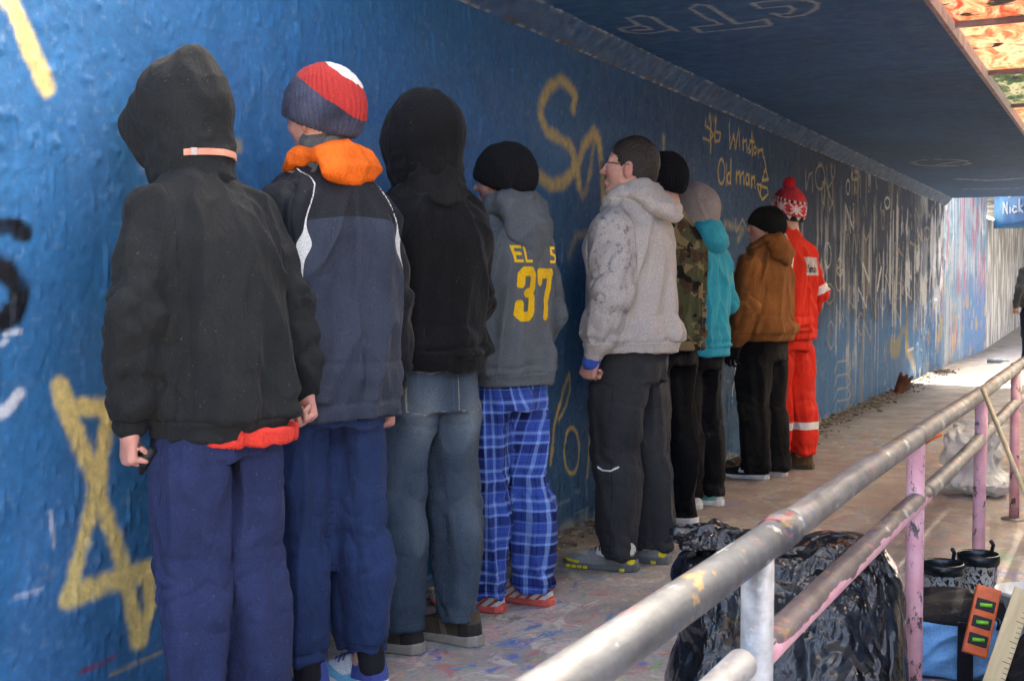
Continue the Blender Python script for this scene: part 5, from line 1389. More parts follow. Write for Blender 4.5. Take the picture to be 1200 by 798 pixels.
# pocket lining showing at the hip
p1 = p
bv = bvh_of(p.legVQ)
hit = bv.ray_cast(Vector((-.5, .03, .745)), Vector((1, 0, 0)))
if hit[0]:
    MB().tube([tuple(hit[0] + Vector((-.004, -.035, .035))), tuple(hit[0] + Vector((-.012, -.01, .01))), tuple(hit[0] + Vector((-.004, .02, -.03)))], [.010, .017, .006], 12).build('pocket_lining', M_BLACK, p.root, True)
for sd_ in 'LR':
    p.shoe(sd_, fabric('grey_canvas_a', (.2, .2, .2)), M_RUB_W, M_LACE_W)

# 2 ---------------------------------------------------------------- navy shell jacket, orange collar, striped hat
p = Person('person in dark navy jacket with orange collar and white piping, striped knit hat', -2.05, 2.89, 18, 1.765, .95, seed=2, yaw=8, nod=-6, h=.0052,
           arms={'L': [(-.162, -.01, 1.395), (-.215, -.02, 1.13), (-.205, .06, .875)], 'R': [(.160, -.01, 1.395), (.218, -.05, 1.12), (.226, .0, .865)]}, feet={'L': (-.088, .02, 0), 'R': (.095, -.035, 0)})
def lay2(s, V):
    P = V / s.S
    ax = np.abs(P[:, 0]); z = P[:, 2]
    seam = .150 + .030 * sstep(1.32, 1.12, z) - .045 * sstep(1.32, 1.46, z)
    yoke = np.maximum(ax - seam, (z - 1.335 - .02 * np.cos(P[:, 0] * 9)) * 1.0)
    wed = .0022 + .017 * np.exp(-((z - 1.275) / .03) ** 2) + .009 * np.exp(-((z - 1.10) / .05) ** 2)
    pipe = (wed - np.abs(ax - seam)) * 1.0
    pipe = np.where((z > .98), pipe, -1)
    pipe = np.where(P[:, 1] > .05, -1, pipe)
    return {'yoke': yoke, 'piping': pipe}
m2 = fabric('navy_shell', (.032, .040, .058), [('yoke', (.014, .015, .018)), ('piping', (.62, .62, .56))], rough=.62, weave=900, wb=.12, mott=.12, sheen=.03)
p.body(hands=('L', 'R'))
p.top('jacket', m2, hem=.80, loose=.020, sleeve=.070, cuff=.050, tuck=False, fold=1.0, layers=lay2, cuffs=False)
p.hood_down(fabric('orange_lining', (.80, .14, .015), rough=.7, weave=800, sheen=0), 'collar', back=.045, drop=.055, wide=.108, thick=.037, fold=1.1, high=.006, tilt=.02)
f = Field((-.2, -.2, 1.40), (.2, .2, 1.62), .0055)
n_ = p.neck; f.chain([n_ + (0, -.01, -.03), n_ + (0, .0, .052)], (.092, .076), .02)
V, Q = f.mesh(2); p.put('inner_collar', (V + normals(V, Q) * ((ridge(V.astype(np.float32), (1, 0, .2), 3, 25, 8, .02) - .5) * .012)[:, None], Q), fabric('grey_fleece_collar', (.10, .10, .10)))
def hat2(V):
    q = (V - (0, -.014, .15)) @ np.array((.22, -.62, .753))
    q = q + (vnoise(V * 60, 3) - .5) * .006
    return {'red': q - .048, 'cream': q - .121}
p.beanie(fabric('navy_knit', (.050, .055, .085), [('red', (.40, .035, .03)), ('cream', (.66, .60, .52))], weave=220, wb=.8, mott=.5), top=.292, low=.118, back=.055, loose=.012, ribs=46, attrs=hat2, h=.0042)
p.trousers('sweatpants', fabric('royal_navy_fleece', (.019, .036, .098), mott=.15), 1.10, fold=1.1, hemz=.125, bottom=.78)
def lay_blue(V): return {'b': .012 - np.abs(V[:, 2] - .035 - .35 * np.abs(V[:, 1] - .02)) + .0, 'c': np.minimum(-.01 - V[:, 1], V[:, 2] - .045)}
mu = fabric('white_mesh_upper', (.72, .74, .76), [('b', (.16, .45, .62)), ('c', (.05, .075, .26))], weave=400, mott=.08, lint=False)
m_sock = fabric('black_sock', (.015, .015, .017))
for a in 'LR':
    f = Field((-.2, -.2, 0), (.2, .2, .2), .006)
    fx, fy, _ = p.feet[a]; f.chain([(fx * p.S, (fy - .055), .08), (fx * p.S, (fy - .045), .15)], (.039, .041), .01)
    p.put('sock', f.mesh(1), m_sock)
for a in 'LR': p.shoe(a, mu, M_RUB_W, M_LACE_B, layers=lay_blue, yaw=4)

# 3 ---------------------------------------------------------------- black fleece, hood up, jeans
p = Person('person in black hooded fleece, hood up, with faded blue jeans and brown hiking shoes', -2.05, 3.44, 20, 1.755, .96, seed=3, yaw=6, nod=-8, h=.0055,
           feet={'L': (-.115, .015, 0), 'R': (.10, -.045, 0)}, arms={'L': [(-.168, -.01, 1.395), (-.225, .0, 1.14), (-.19, .12, .95)], 'R': [(.165, -.01, 1.395), (.222, -.0, 1.13), (.19, .13, .95)]})
m3 = fabric('black_fleece', (.007, .0068, .0068), mott=.2, sheen=.06)
p.body(hands=())
p.top('fleece_jacket', m3, hem=.905, loose=.022, sleeve=.070, fold=1.0, collar=.03)
p.hood_up(m3, big=.014, fwd=.0, fold=.7, low=-.05)
f = Field((-.2, -.24, 1.42), (.2, .2, 1.66), .0055)
n_ = p.neck; f.chain([n_ + (0, -.018, -.055), n_ + (0, -.018, .05)], (.118, .100), .02, fu=(1, 0, 0), fs=1.06)
V, Q = f.mesh(2); p.put('neck_warmer', (V + normals(V, Q) * ((ridge(V.astype(np.float32), (1, .3, .5), 3, 22, 9, .02) - .5) * .014)[:, None], Q), fabric('grey_black_fleece', (.013, .0125, .012)))
def denim(m):
    a = m.ramp(m.noise(5, 4), [(.3, (.011, .026, .048)), (.7, (.026, .052, .082))])
    w = m.noise(3.3, 3, .5, m.coord((1.6, 1.6, .7)))
    a = m.mix(m.ramp(w, [(.58, 0), (.74, .4)]), a, (.12, .15, .17))
    fd = m.attr('fade')
    a = m.mix(m.math('MULTIPLY', fd, .5, True), a, (.22, .25, .26))
    tw = m.n('ShaderNodeTexWave'); tw.inputs['Scale'].default_value = 260; tw.inputs['Distortion'].default_value = 1.5
    m.l(m.coord((1, 1, .6)), tw.inputs['Vector'])
    a = m.mix(m.math('MULTIPLY', tw.outputs['Fac'], .18), a, (.25, .3, .34))
    st = m.math('GREATER_THAN', m.attr('stitch'), 0.0)
    return m.mix(m.math('MULTIPLY', st, .8), a, (.34, .30, .20))
def lay3(s, V):
    P = V / s.S
    z = P[:, 2]; sx = np.sign(P[:, 0])
    fade = np.exp(-((np.abs(P[:, 0]) - .09) / .05) ** 2) * (P[:, 1] < 0) * (np.exp(-((z - .76) / .11) ** 2) + .4 * np.exp(-((z - .42) / .12) ** 2)) + .8 * np.exp(-((z - .5) / .07) ** 2) * (P[:, 1] > .03)
    cx = np.where(sx < 0, -.115, .10); cy = np.where(sx < 0, .0, -.02)
    ang = np.arctan2((P[:, 0] - cx) * sx, P[:, 1] - cy)       # 0 at the front, grows outwards
    st1 = .0022 - np.abs((ang - 1.75) * .085); st1 = np.where((z < .80), st1, -1)
    dash = .5 + .5 * np.sin(z * 900)
    # back pockets
    px_, pz = np.abs(P[:, 0]) - .085, z - .845
    pk = np.maximum(np.abs(px_) - .062, np.abs(pz + .012 * (1 - np.abs(px_) / .062)) - .065)
    st2 = np.where(P[:, 1] < -.03, .0018 - np.abs(pk), -1)
    st3 = np.where((P[:, 1] < 0) & (z > .76), .002 - np.abs(P[:, 0]), -1)
    return {'fade': fade, 'stitch': np.maximum(np.maximum(np.where(dash > .35, st1, -1), st2), st3)}
mj = fabric('denim', (.05, .08, .12), base_out=denim, weave=500, wb=.4, rough=.85, sheen=.02)
p.trousers('jeans', mj, 1.0, fold=1.0, hemz=.078, layers=lay3, bottom=.93)
MB().box((0, -.165 * p.S, .955), (.022, .003, .018)).build('waist_label', plain('leather_patch', (.2, .12, .06)), p.root)
def lay_hike(V): return {'t': np.minimum(.012 - np.abs(V[:, 1] - .015 - (V[:, 2] - .05) * .5), V[:, 2] - .03), 'h': np.minimum(-.05 - V[:, 1], .075 - V[:, 2])}
mh = fabric('brown_nubuck', (.085, .062, .043), [('t', (.16, .12, .09)), ('h', (.03, .026, .024))], weave=260, rough=.75, lint=False)
for a in 'LR': p.shoe(a, mh, M_RUB_TAN, plain('speckled_lace', (.12, .11, .1)), layers=lay_hike, yaw=6, sole_h=.034)

# 4 ---------------------------------------------------------------- grey jersey hoodie 37, plaid trousers
p = Person('person in grey hoodie with yellow number 37, black beanie and blue plaid trousers', -2.05, 4.00, 14, 1.665, .96, seed=4, yaw=18, nod=-4, h=.0055,
           feet={'L': (-.11, .02, 0), 'R': (.105, -.055, 0)}, arms={'L': [(-.188, -.01, 1.40), (-.25, .01, 1.14), (-.20, .13, .95)], 'R': [(.19, -.01, 1.40), (.262, -.03, 1.13), (.225, .10, .92)]})
m4 = fabric('steel_grey_fleece', (.105, .115, .120), mott=.12)
p.body(hands=())
p.top('hoodie', m4, hem=.86, loose=.016, sleeve=.070, fold=.85)
p.hood_down(m4, back=.07, drop=.158, wide=.130, thick=.056, fold=1.1, high=.035, tilt=.015)
hoodVQ = p.last
p.beanie(fabric('black_knit', (.009, .009, .010), weave=240, wb=.7), top=.290, low=.105, back=.035, loose=.010, ribs=44)
m_num = fabric('yellow_vinyl_print', (.80, .46, .015), rough=.6, weave=700, wb=.1, sheen=0, mott=.08, lint=False)
three = [[(0, .150), (0, .185), (.018, .203), (.062, .203), (.080, .185), (.080, .127), (.066, .108), (.040, .108)], [(.066, .108), (.080, .090), (.080, .022), (.062, .004), (.018, .004), (0, .022), (0, .058)]]
seven = [[(0, .160), (0, .198), (.094, .198)], [(0, .195), (.094, .195)], [(.090, .195), (.080, .130), (.055, .075), (.050, .006)]]
bv4 = bvh_of(p.topVQ)
fr = (p.local(-.090, -.6, 1.118), (1, 0, 0), (0, 0, 1), (0, 1, 0))
decal('number_print', line_test([[(a * .80, b * .80) for a, b in L] for L in three], .034), -.03, .12, -.03, .24, .0028, fr, None, m_num, p.t, bvh=bv4)
fr = (p.local(.022, -.6, 1.118), (1, 0, 0), (0, 0, 1), (0, 1, 0))
decal('number_print', line_test([[(a * .80, b * .80) for a, b in L] for L in seven], .034), -.03, .13, -.03, .24, .0028, fr, None, m_num, p.t, bvh=bv4)
fr = (p.local(-.115, -.6, 1.328), (1, 0, 0), (0, 0, 1), (0, 1, 0))
ltr = [[(0, 0), (0, .050), (.030, .050)], [(0, .026), (.024, .026)], [(0, 0), (.030, 0)], [(.048, .05), (.048, 0), (.074, 0)], [(.21, .0), (.235, .0), (.24, .02), (.212, .03), (.216, .05), (.24, .05)], [(.178, .05), (.17, .0), (.2, 0)]]
for L_ in (ltr[:3], ltr[3:4], ltr[4:5]): decal('name_letter', line_test(L_, .011), -.02, .27, -.02, .08, .0025, fr, None, m_num, p.t, bvh=bv4)
def plaid(m):
    u = m.attr('pu'); sx = m.n('ShaderNodeSeparateXYZ'); m.l(m.coord(), sx.inputs[0])
    def tone(v, sc, off):
        x = m.math('FRACT', m.math('ADD', m.math('MULTIPLY', v, sc), off))
        dk = m.ramp(x, [(0, 1), (.24, 0), (.44, .55), (.47, 0), (.70, .55), (.73, 0)], 'CONSTANT')
        lt = m.ramp(x, [(0, 0), (.26, .9), (.33, 0), (.54, .75), (.63, 0), (.93, .6), (.96, 0)], 'CONSTANT')
        return dk, lt
    d1, l1 = tone(u, 8.6, .1); d2, l2 = tone(sx.outputs[2], 8.2, .35)
    base = (.036, .082, .36)
    c = m.mix(m.math('MULTIPLY', m.math('ADD', d1, d2), .56, True), base, (.010, .014, .075))
    c = m.mix(m.math('MULTIPLY', m.math('ADD', l1, l2), .48, True), c, (.30, .47, .80))
    return c
def lay4(s, V):
    P = V / s.S; sx = np.where(P[:, 0] < 0, -1.0, 1.0)
    cx = np.where(sx < 0, -.105, .10) * (1 - .12 * sstep(.4, .9, P[:, 2])); cy = np.interp(P[:, 2], (0, .4, .9), (0, 0, -.01))
    th = np.arctan2(-(P[:, 1] - cy), (P[:, 0] - cx) * sx)
    r = np.interp(P[:, 2], (.0, .5, .7, .9), (.078, .082, .10, .13))
    return {'pu': th * r + sx * .31 + .5}
p.trousers('plaid_trousers', fabric('blue_plaid_flannel', (.1, .1, .5), base_out=plaid, rough=.9, weave=500), 1.12, fold=1.25, hemz=.062, layers=lay4)
def lay_red(V): return {'a': .006 - np.abs(((V[:, 1] * .8 + V[:, 2]) * 30 % 1) / 30 - .012), 'b': V[:, 1] - .15}
mr_ = fabric('white_red_mesh', (.62, .60, .56), [('a', (.55, .10, .06)), ('b', (.35, .33, .31))], weave=380, lint=False)
for a in 'LR': p.shoe(a, mr_, M_RUB_R, M_LACE_W, layers=lay_red, yaw=3, sole_h=.026)

# 5 ---------------------------------------------------------------- pale grey hoodie, bare head, glasses
p = Person('bareheaded dark-haired person with glasses in stained pale grey hoodie, looking along the wall', -1.88, 4.82, 2, 1.78, .97, seed=5, yaw=14, nod=3, h=.0055, lean=.02,
           feet={'L': (-.105, .015, 0), 'R': (.105, -.05, 0)}, arms={'L': [(-.188, -.005, 1.40), (-.255, -.045, 1.13), (-.235, .045, .90)], 'R': [(.188, -.01, 1.40), (.262, .0, 1.13), (.20, .13, .92)]}, thumb={'L': (.3, 1, .2)})
p.body(hands=('L',))
def heather(m):
    a = m.ramp(m.noise(300, 3, .7), [(.3, (.33, .295, .265)), (.7, (.55, .50, .455))])
    a = m.mix(m.ramp(m.noise(6, 3), [(.3, 0), (.7, .3)]), a, (.36, .335, .315))
    sp = m.math('MULTIPLY', m.ramp(m.noise(34, 5, .7), [(.54, 0), (.62, 1)]), m.attr('stain'))
    return m.mix(sp, a, (.17, .175, .19))
def lay5(s, V):
    P = V / s.S
    A = s.arms['L']; q = (A[0] + A[1]) / 2 / s.S
    d = np.abs(P[:, 0] - np.interp(P[:, 2], (.9, 1.13, 1.4), (-.27, -.30, -.24)))
    return {'stain': sstep(.12, .03, d) * (P[:, 0] < -.1) * sstep(.98, 1.08, P[:, 2]) * sstep(1.50, 1.40, P[:, 2]) * .85 + sstep(.10, .05, np.abs(P[:, 0] + .20)) * sstep(1.34, 1.42, P[:, 2]) * .4}
m5 = fabric('heather_grey_fleece', (.42, .40, .38), base_out=heather, weave=600)
p.top('hoodie', m5, hem=.885, loose=.026, sleeve=.078, cuff=.044, fold=1.0, layers=lay5)
p.hood_down(m5, back=.155, drop=.085, wide=.108, thick=.050, fold=1.0, high=.025)
A = p.arms['L']; dl = (A[2] - A[1]) / np.linalg.norm(A[2] - A[1])
f = Field(A[2] - .08, A[2] + .1, .004)
f.chain([A[2] - dl * .0, A[2] + dl * .050], (.036, .038), .004)
p.put('blue_cuff', f.mesh(1), fabric('blue_rib', (.04, .10, .42)))
p.trousers('sweatpants', fabric('charcoal_fleece_pants', (.036, .036, .037), mott=.15), 1.08, fold=1.0, hemz=.055, bottom=.92)
bv = bvh_of(p.legVQ)
decal('paint_scuff', line_test([[(-.045, .012), (-.02, .0), (.01, .0), (.04, .016)]], .006), -.06, .06, -.02, .04, .003, (p.local(-.6, .01, .415), (0, -1, 0), (0, 0, 1), (1, 0, 0)), None, M_WHITE, p.p, bvh=bv)
f = Field((-.12, -.15, .03), (.12, .14, .32), .0042)
f.ell((0, -.018, .178), (.0805, .103, .0965), .01)
f.ell((0, -.050, .125), (.074, .066, .070), .02)
x_, y_, z_ = f.ax[0][:, None, None], f.ax[1][None, :, None], f.ax[2][None, None, :]
hn_ = .012 * np.sin(z_ * 210) * np.sin(z_ * 97 + 1)
f.F = np.maximum(f.F, np.maximum(y_ + hn_ * .5 - np.interp(z_, (.05, .10, .118, .15, .205, .23, .29), (-.055, -.045, .018, .034, .066, .082, .10)), .078 - z_).astype(np.float32))
def dh(V, N): return (ridge(V.astype(np.float32), (0, .7, -.7), 4, 120, 77, .004) - .5) * .004 + (vnoise(V * 30, 78) - .5) * .006
m = Mat('short_dark_hair', .55, 0, .5)
m.color(m.ramp(m.noise(160, 4, .7, m.coord((1, .5, .5))), [(.3, (.010, .007, .005)), (.62, (.030, .020, .014)), (.8, (.075, .055, .04))])).bump(m.noise(420, 3, .7, m.coord((1, .6, .6))), .9, .004)
p.head_part('hair', f, m.m, disp=dh, smooth=1)
m_g = Mat('dark_glasses_frame', .3).color((.02, .018, .016)).m
def hp(x, y, z): return tuple(rot(np.array((x, y, z)) * p.S, p.yaw, p.nod, p.neck))
gl = empty('glasses', (0, 0, 0), 0, p.root)
for s_ in (-1, 1):
    r_ = [hp(s_ * .034 + .024 * math.cos(a), .112, .150 + .017 * math.sin(a)) for a in np.linspace(0, 2 * math.pi, 19)]
    MB().tube(r_, .0016, 6).build('rim', m_g, gl, True)
    MB().tube([hp(s_ * .058, .112, .156), hp(s_ * .078, .09, .156), hp(s_ * .083, .02, .152), hp(s_ * .086, -.008, .150), hp(s_ * .084, -.02, .138)], .0019, 6).build('temple', m_g, gl, True)
MB().tube([hp(-.010, .112, .153), hp(0, .117, .156), hp(.010, .112, .153)], .0016, 6).build('bridge', m_g, gl, True)
m_e = Mat('eye_white', .2).color((.7, .68, .65)).m
for s_ in (-1, 1):
    v = Field((-.02, -.02, -.02), (.02, .02, .02), .003); v.ell((0, 0, 0), (.0115, .0115, .0115), .002)
    V, Q = v.mesh(1); p.put('eye', (V + hp(s_ * .033, .0835, .150), Q), m_e)
    w_ = Field((-.03, -.02, -.01), (.03, .02, .01), .002); w_.chain([(-.018, 0, -.002), (0, .003, .002), (.018, -.004, -.001)], (.003, .004, .0025), .002)
    V, Q = w_.mesh(1); p.put('eyebrow', (rot(V, p.yaw, 0, hp(s_ * .034, .090, .171)), Q), m.m)
def lay_y(V): return {'y': np.maximum(np.minimum(.010 - np.abs(V[:, 2] - .024 - .10 * np.clip(V[:, 1] - .15, 0, 1)), V[:, 1] - .13), np.minimum(.014 - np.hypot(V[:, 1] + .088, V[:, 2] - .045), 1)),
                      'w': np.minimum(V[:, 2] - .050 - .25 * np.abs(V[:, 1] - .0), .06 - V[:, 1]), 'k': .007 - np.hypot(V[:, 1] - .015, (V[:, 2] - .062) * 1.2), 'g': np.minimum(V[:, 2] - .058, V[:, 1] - .10)}
my = fabric('grey_runner_mesh', (.24, .235, .22), [('w', (.56, .54, .48)), ('g', (.45, .43, .37)), ('k', (.03, .03, .035)), ('y', (.80, .62, .03))], weave=380, lint=False)
def ysole(s, o, V, Q):
    for yy in (.10, .125, .15, .175, -.055):
        MB().box((0, yy * s.S, .010), (.0545 * s.S if yy < .16 else .050 * s.S, .010, .006)).build('sole_insert', M_YEL, o, False, .002)
for a in 'LR': p.shoe(a, my, M_RUB_G, M_LACE_K, layers=lay_y, yaw=5, extra=ysole)

# 6 ---------------------------------------------------------------- camouflage jacket
p = Person('person in camouflage jacket, black beanie and black trousers with white lettering down one leg', -2.06, 5.72, 14, 1.80, .95, seed=6, yaw=4, nod=-6, h=.008,
           feet={'L': (-.10, .0, 0), 'R': (.10, -.035, 0)}, arms={'L': [(-.188, -.02, 1.40), (-.262, -.085, 1.13), (-.26, -.045, .895)], 'R': [(.188, -.01, 1.40), (.262, .0, 1.13), (.20, .13, .92)]})
def camo(m):
    n1 = m.noise(7.5, 2, .5, m.coord((1, 1, 1.5)), .4); q = m.coord((1, 1, 1.5)); q.node.inputs['Location'].default_value = (5, 2, 9)
    n2 = m.noise(8.5, 2, .5, q, .4); q = m.coord((1, 1, 1.5)); q.node.inputs['Location'].default_value = (15, 12, 3)
    n3 = m.noise(8.0, 2, .5, q, .4)
    c = m.mix(m.math('GREATER_THAN', n1, .53), (.060, .065, .032), (.175, .135, .075))
    c = m.mix(m.math('GREATER_THAN', n2, .56), c, (.060, .032, .018))
    return m.mix(m.math('GREATER_THAN', n3, .60), c, (.010, .010, .009))
p.body(hands=('L',))
p.top('camouflage_jacket', fabric('camouflage_cotton', (.1, .1, .1), base_out=camo, weave=500), hem=.84, loose=.022, sleeve=.072, cuff=.050, tuck=False, fold=1.0, collar=.045)
f = Field(p.arms['L'][2] - .1, p.arms['L'][2] + .1, .005)
A = p.arms['L']; dl = (A[2] - A[1]) / np.linalg.norm(A[2] - A[1])
f.chain([A[2] - dl * .03, A[2] + dl * .03], (.053, .053), .004); p.put('knit_cuff', f.mesh(1), fabric('ochre_rib', (.20, .10, .035), weave=250, wb=.7))
p.beanie(fabric('black_wool', (.010, .010, .012), weave=240, wb=.7), top=.285, low=.11, back=.06, loose=.006, ribs=44)
p.trousers('trousers', fabric('black_sweat', (.007, .007, .0075), mott=.2), 1.02, fold=1.0, hemz=.05, bottom=.9)
bv = bvh_of(p.legVQ)
# lettering down the left leg
V_ = [[(-.03, .74), (-.03, .76), (.03, .76), (.03, .74), (-.03, .74)], [(-.035, .70), (-.02, .72), (0, .70), (0, .63), (-.035, .70)], [(0, .63), (.03, .70), (.02, .72), (0, .70)], [(0, .60), (.005, .53)], [(.03, .52), (-.01, .51), (-.02, .48), (.02, .45), (.03, .42), (-.01, .40), (-.025, .42)], [(.04, .38), (.0, .37), (.0, .33), (.04, .32)], [(.02, .30), (.04, .28), (.02, .255), (.0, .265)]]
V_ = [[(-a, b) for a, b in L] for L in V_]
decal('leg_lettering', line_test(V_, .010), -.06, .06, .24, .78, .0045, (p.local(-.5, -.45, 0) , (.75, -.66, 0), (0, 0, 1), (.66, .75, 0)), None, M_WHITE, p.p, bvh=bv)
for a in 'LR': p.shoe(a, fabric('black_canvas', (.015, .015, .015)), M_RUB_W, M_LACE_K)

# 7 ---------------------------------------------------------------- teal jacket, taupe hood up
p = Person('person in bright teal jacket with taupe hood up, black trousers and mint running shoes', -2.08, 6.28, 16, 1.675, .93, seed=7, yaw=6, nod=-6, h=.008,
           feet={'L': (-.09, .0, 0), 'R': (.09, -.03, 0)}, arms={'L': [(-.18, -.01, 1.39), (-.24, .0, 1.13), (-.19, .12, .95)], 'R': [(.18, -.01, 1.40), (.262, -.06, 1.14), (.20, .08, .95)]})
mt7 = fabric('teal_shell', (.014, .29, .39), rough=.65, weave=700, wb=.15, mott=.12, sheen=.04)
p.body(hands=())
p.top('teal_jacket', mt7, hem=.845, loose=.010, sleeve=.066, tuck=False, fold=1.0, waist=.165)
p.hood_down(mt7, back=.075, drop=.085, wide=.110, thick=.055, high=.03)
p.hood_up(fabric('taupe_jersey', (.30, .26, .255), mott=.1), big=.008, fold=.55, low=-.02)
p.trousers('trousers', fabric('black_sweat_b', (.007, .007, .008), mott=.2), 1.05, fold=.9, hemz=.06, bottom=.95)
def lay_m(V): return {'s': .5 - ((V[:, 1] * 26) % 1) - .25 * (V[:, 2] < .04), 'h': -.085 - V[:, 1]}
for a in 'LR': p.shoe(a, fabric('mint_mesh', (.20, .52, .47), [('h', (.6, .62, .6))], weave=380, lint=False), M_RUB_W, M_LACE_W, layers=lay_m)

# 8 ---------------------------------------------------------------- brown work jacket
p = Person('shorter person in brown canvas work jacket and black beanie, black trousers and black trainers', -2.03, 7.44, 12, 1.64, .99, seed=8, yaw=30, nod=0, h=.008,
           feet={'L': (-.105, .0, 0), 'R': (.105, -.03, 0)}, arms={'L': [(-.195, .0, 1.39), (-.255, -.01, 1.12), (-.225, .07, .90)], 'R': [(.195, -.01, 1.39), (.262, .0, 1.13), (.20, .13, .92)]})
mb8 = fabric('brown_duck_canvas', (.235, .092, .028), weave=500, mott=.22, rough=.9)
p.body(hands=())
p.top('work_jacket', mb8, hem=.90, loose=.024, sleeve=.076, cuff=.052, fold=1.1)
p.hood_down(mb8, back=.10, drop=.105, wide=.115, thick=.058, fold=1.0, high=.035)
p.beanie(fabric('black_wool_b', (.011, .011, .012), weave=240, wb=.7), top=.282, low=.112, back=.045, loose=.008, ribs=44)
A = p.arms['L']; d_ = A[2] - A[1]; d_ /= np.linalg.norm(d_); t_ = np.array((0., 1, 0)); t_ -= d_ * (t_ @ d_); t_ /= np.linalg.norm(t_)
pp_ = np.cross(t_, d_); pp_ = pp_ if pp_[0] > 0 else -pp_
p.put('glove', hand_mesh(A[2] + d_ * .02, d_, t_, pp_, .45, p.S * 1.12, .005), fabric('black_glove_knit', (.010, .010, .011)))
p.trousers('trousers', fabric('black_work_cloth', (.011, .0105, .0105), mott=.2), 1.22, fold=1.0, hemz=.05)
def swoosh(s, o, V, Q):
    t = line_test([[(-.040, .020), (-.046, .004), (-.030, .000), (.0, .008), (.044, .022)]], .0085)
    t2 = line_test([[(-.040, .012), (-.036, .004), (-.02, .004), (.01, .010)]], .012)
    decal('swoosh_mark', lambda u, v: t(u, v) | t2(u, v), -.06, .06, -.01, .04, .0035, (np.array((-.2, .03, .044)) * s.S, (0, -1, 0), (0, 0, 1), (1, 0, 0)), (V, Q), M_WHITE, o)
for a in 'LR': p.shoe(a, fabric('black_trainer_mesh', (.012, .012, .013), lint=False), M_RUB_W, M_LACE_K, yaw=4, extra=swoosh)

# 9 ---------------------------------------------------------------- red coverall
p = Person('person in bright red coverall with reflective bands and red patterned bobble hat', -1.98, 7.82, 26, 1.745, .88, seed=9, yaw=2, nod=-4, h=.008, lean=.01,
           feet={'L': (-.10, .02, 0), 'R': (.11, -.03, 0)}, arms={'L': [(-.185, -.01, 1.40), (-.25, .01, 1.13), (-.19, .13, .95)], 'R': [(.185, -.015, 1.40), (.262, -.085, 1.14), (.225, .04, .93)]})
p.body(hands=())
def lay9(s, V):
    P = V / s.S; z = P[:, 2]
    leg = .024 - np.abs(z - .285)
    A = [q / s.S for q in s.arms['R']]; e = A[1] - A[0]; t = ((P - A[0]) @ e) / (e @ e); d = np.linalg.norm(P - A[0] - np.clip(t, 0, 1)[:, None] * e, axis=1)
    arm = np.where((d < .11) & (P[:, 0] > .18), .026 - np.abs(t - .93) * np.linalg.norm(e), -1)
    sh = np.where((P[:, 0] < -.03) & (z > 1.28), .022 - np.abs(P[:, 0] + .115 + .10 * (1.42 - z)), -1)
    sh = np.where(P[:, 1] < .08, sh, -1)
    return {'reflect': np.maximum(np.maximum(leg, arm), sh)}
m9 = fabric('red_coverall_cloth', (.66, .030, .016), [('reflect', (.74, .75, .74))], rough=.7, weave=600, mott=.08, sheen=.02, lint=False)
p.top('coverall', m9, hem=.84, loose=.006, sleeve=.064, cuff=.044, fold=1.15, collar=.025, tuck=False)
p.trousers('legs', m9, 1.14, fold=1.2, hemz=.10, top_z=1.1)
V, Q = join([p.topVQ, p.legVQ])
bvt = bvh_of(p.topVQ)
for o in (p.t, p.p): bpy.data.objects.remove(o)
cv = p.put('coverall', (V, Q), m9, lay9(p, V))
patch_ = lambda u, v: (u > 0) & (u < .165) & (v > 0) & (v < .115)
frp = (p.local(-.03, -.6, 1.245), (1, 0, 0), (0, 0, 1), (0, 1, 0))
bd = decal('back_badge', patch_, 0, .165, 0, .115, .006, frp, None, plain('grey_badge', (.50, .45, .43)), cv, .003, bvt)
lt = [[(.032, .060), (.012, .064), (.010, .048), (.030, .040), (.030, .022), (.008, .024)], [(.042, .035), (.062, .036), (.058, .048), (.046, .047), (.042, .032), (.048, .022), (.062, .025)], [(.074, .046), (.092, .046), (.094, .022), (.076, .022), (.074, .034), (.092, .036)], [(.106, .070), (.106, .022), (.126, .026), (.128, .042), (.108, .044)]]
decal('badge_lettering', line_test(lt, .0085), 0, .165, 0, .115, .003, frp, None, M_BLACK, bd, .0055, bvt)
def hat9(V):
    z = V[:, 2] - (.075 + (.155 - .075) * (V[:, 1] + .12) / .22); a = np.arctan2(V[:, 0], -(V[:, 1] + .014))
    col = np.zeros((len(V), 4)); col[:] = (.55, .035, .045, 1)
    n = 7
    s_ = (a * n / (2 * math.pi)) % 1 - .5; t = (z - .078) / .034
    fl = (np.abs(np.abs(s_) * 2.4 - np.abs(t)) < .22) | ((np.abs(s_) < .08) & (np.abs(t) < .95)) | ((np.abs(t) < .14) & (np.abs(s_) < .36))
    col[fl & (np.abs(t) < 1)] = (.74, .62, .62, 1)
    b1 = z < .034; col[b1] = (.014, .013, .014, 1)
    s2 = (a * 11 / (2 * math.pi)) % 1 - .5
    col[b1 & (np.abs(np.abs(s2) * .1 - (z - .016) * .9) < .010) & (z > .004)] = (.7, .68, .66, 1)
    b2 = (z > .118) & (z < .134); col[b2] = np.where((((a[b2] * 22 / (2 * math.pi)) % 1) > .45)[:, None], (.014, .013, .014, 1), (.7, .55, .55, 1))
    return col
m = Mat('patterned_knit', .9); m.color(m.attr('Paint', 'Color')).bump(m.noise(260, 2), .6, .004)
hat = p.beanie(m.m, top=.315, low=.105, back=.075, loose=.006, ribs=54, color=hat9, peak=.01)
f = Field((-.06, -.12, .27), (.06, .04, .40), .004)
f.ell((0, -.035, .335), (.036, .036, .036), .004)
p.head_part('pompom', f, fabric('red_yarn', (.42, .012, .025), weave=160, wb=1.0, lint=False), disp=lambda V, N: (vnoise(V * 190, 5) - .3) * .016, smooth=0, parent=hat)
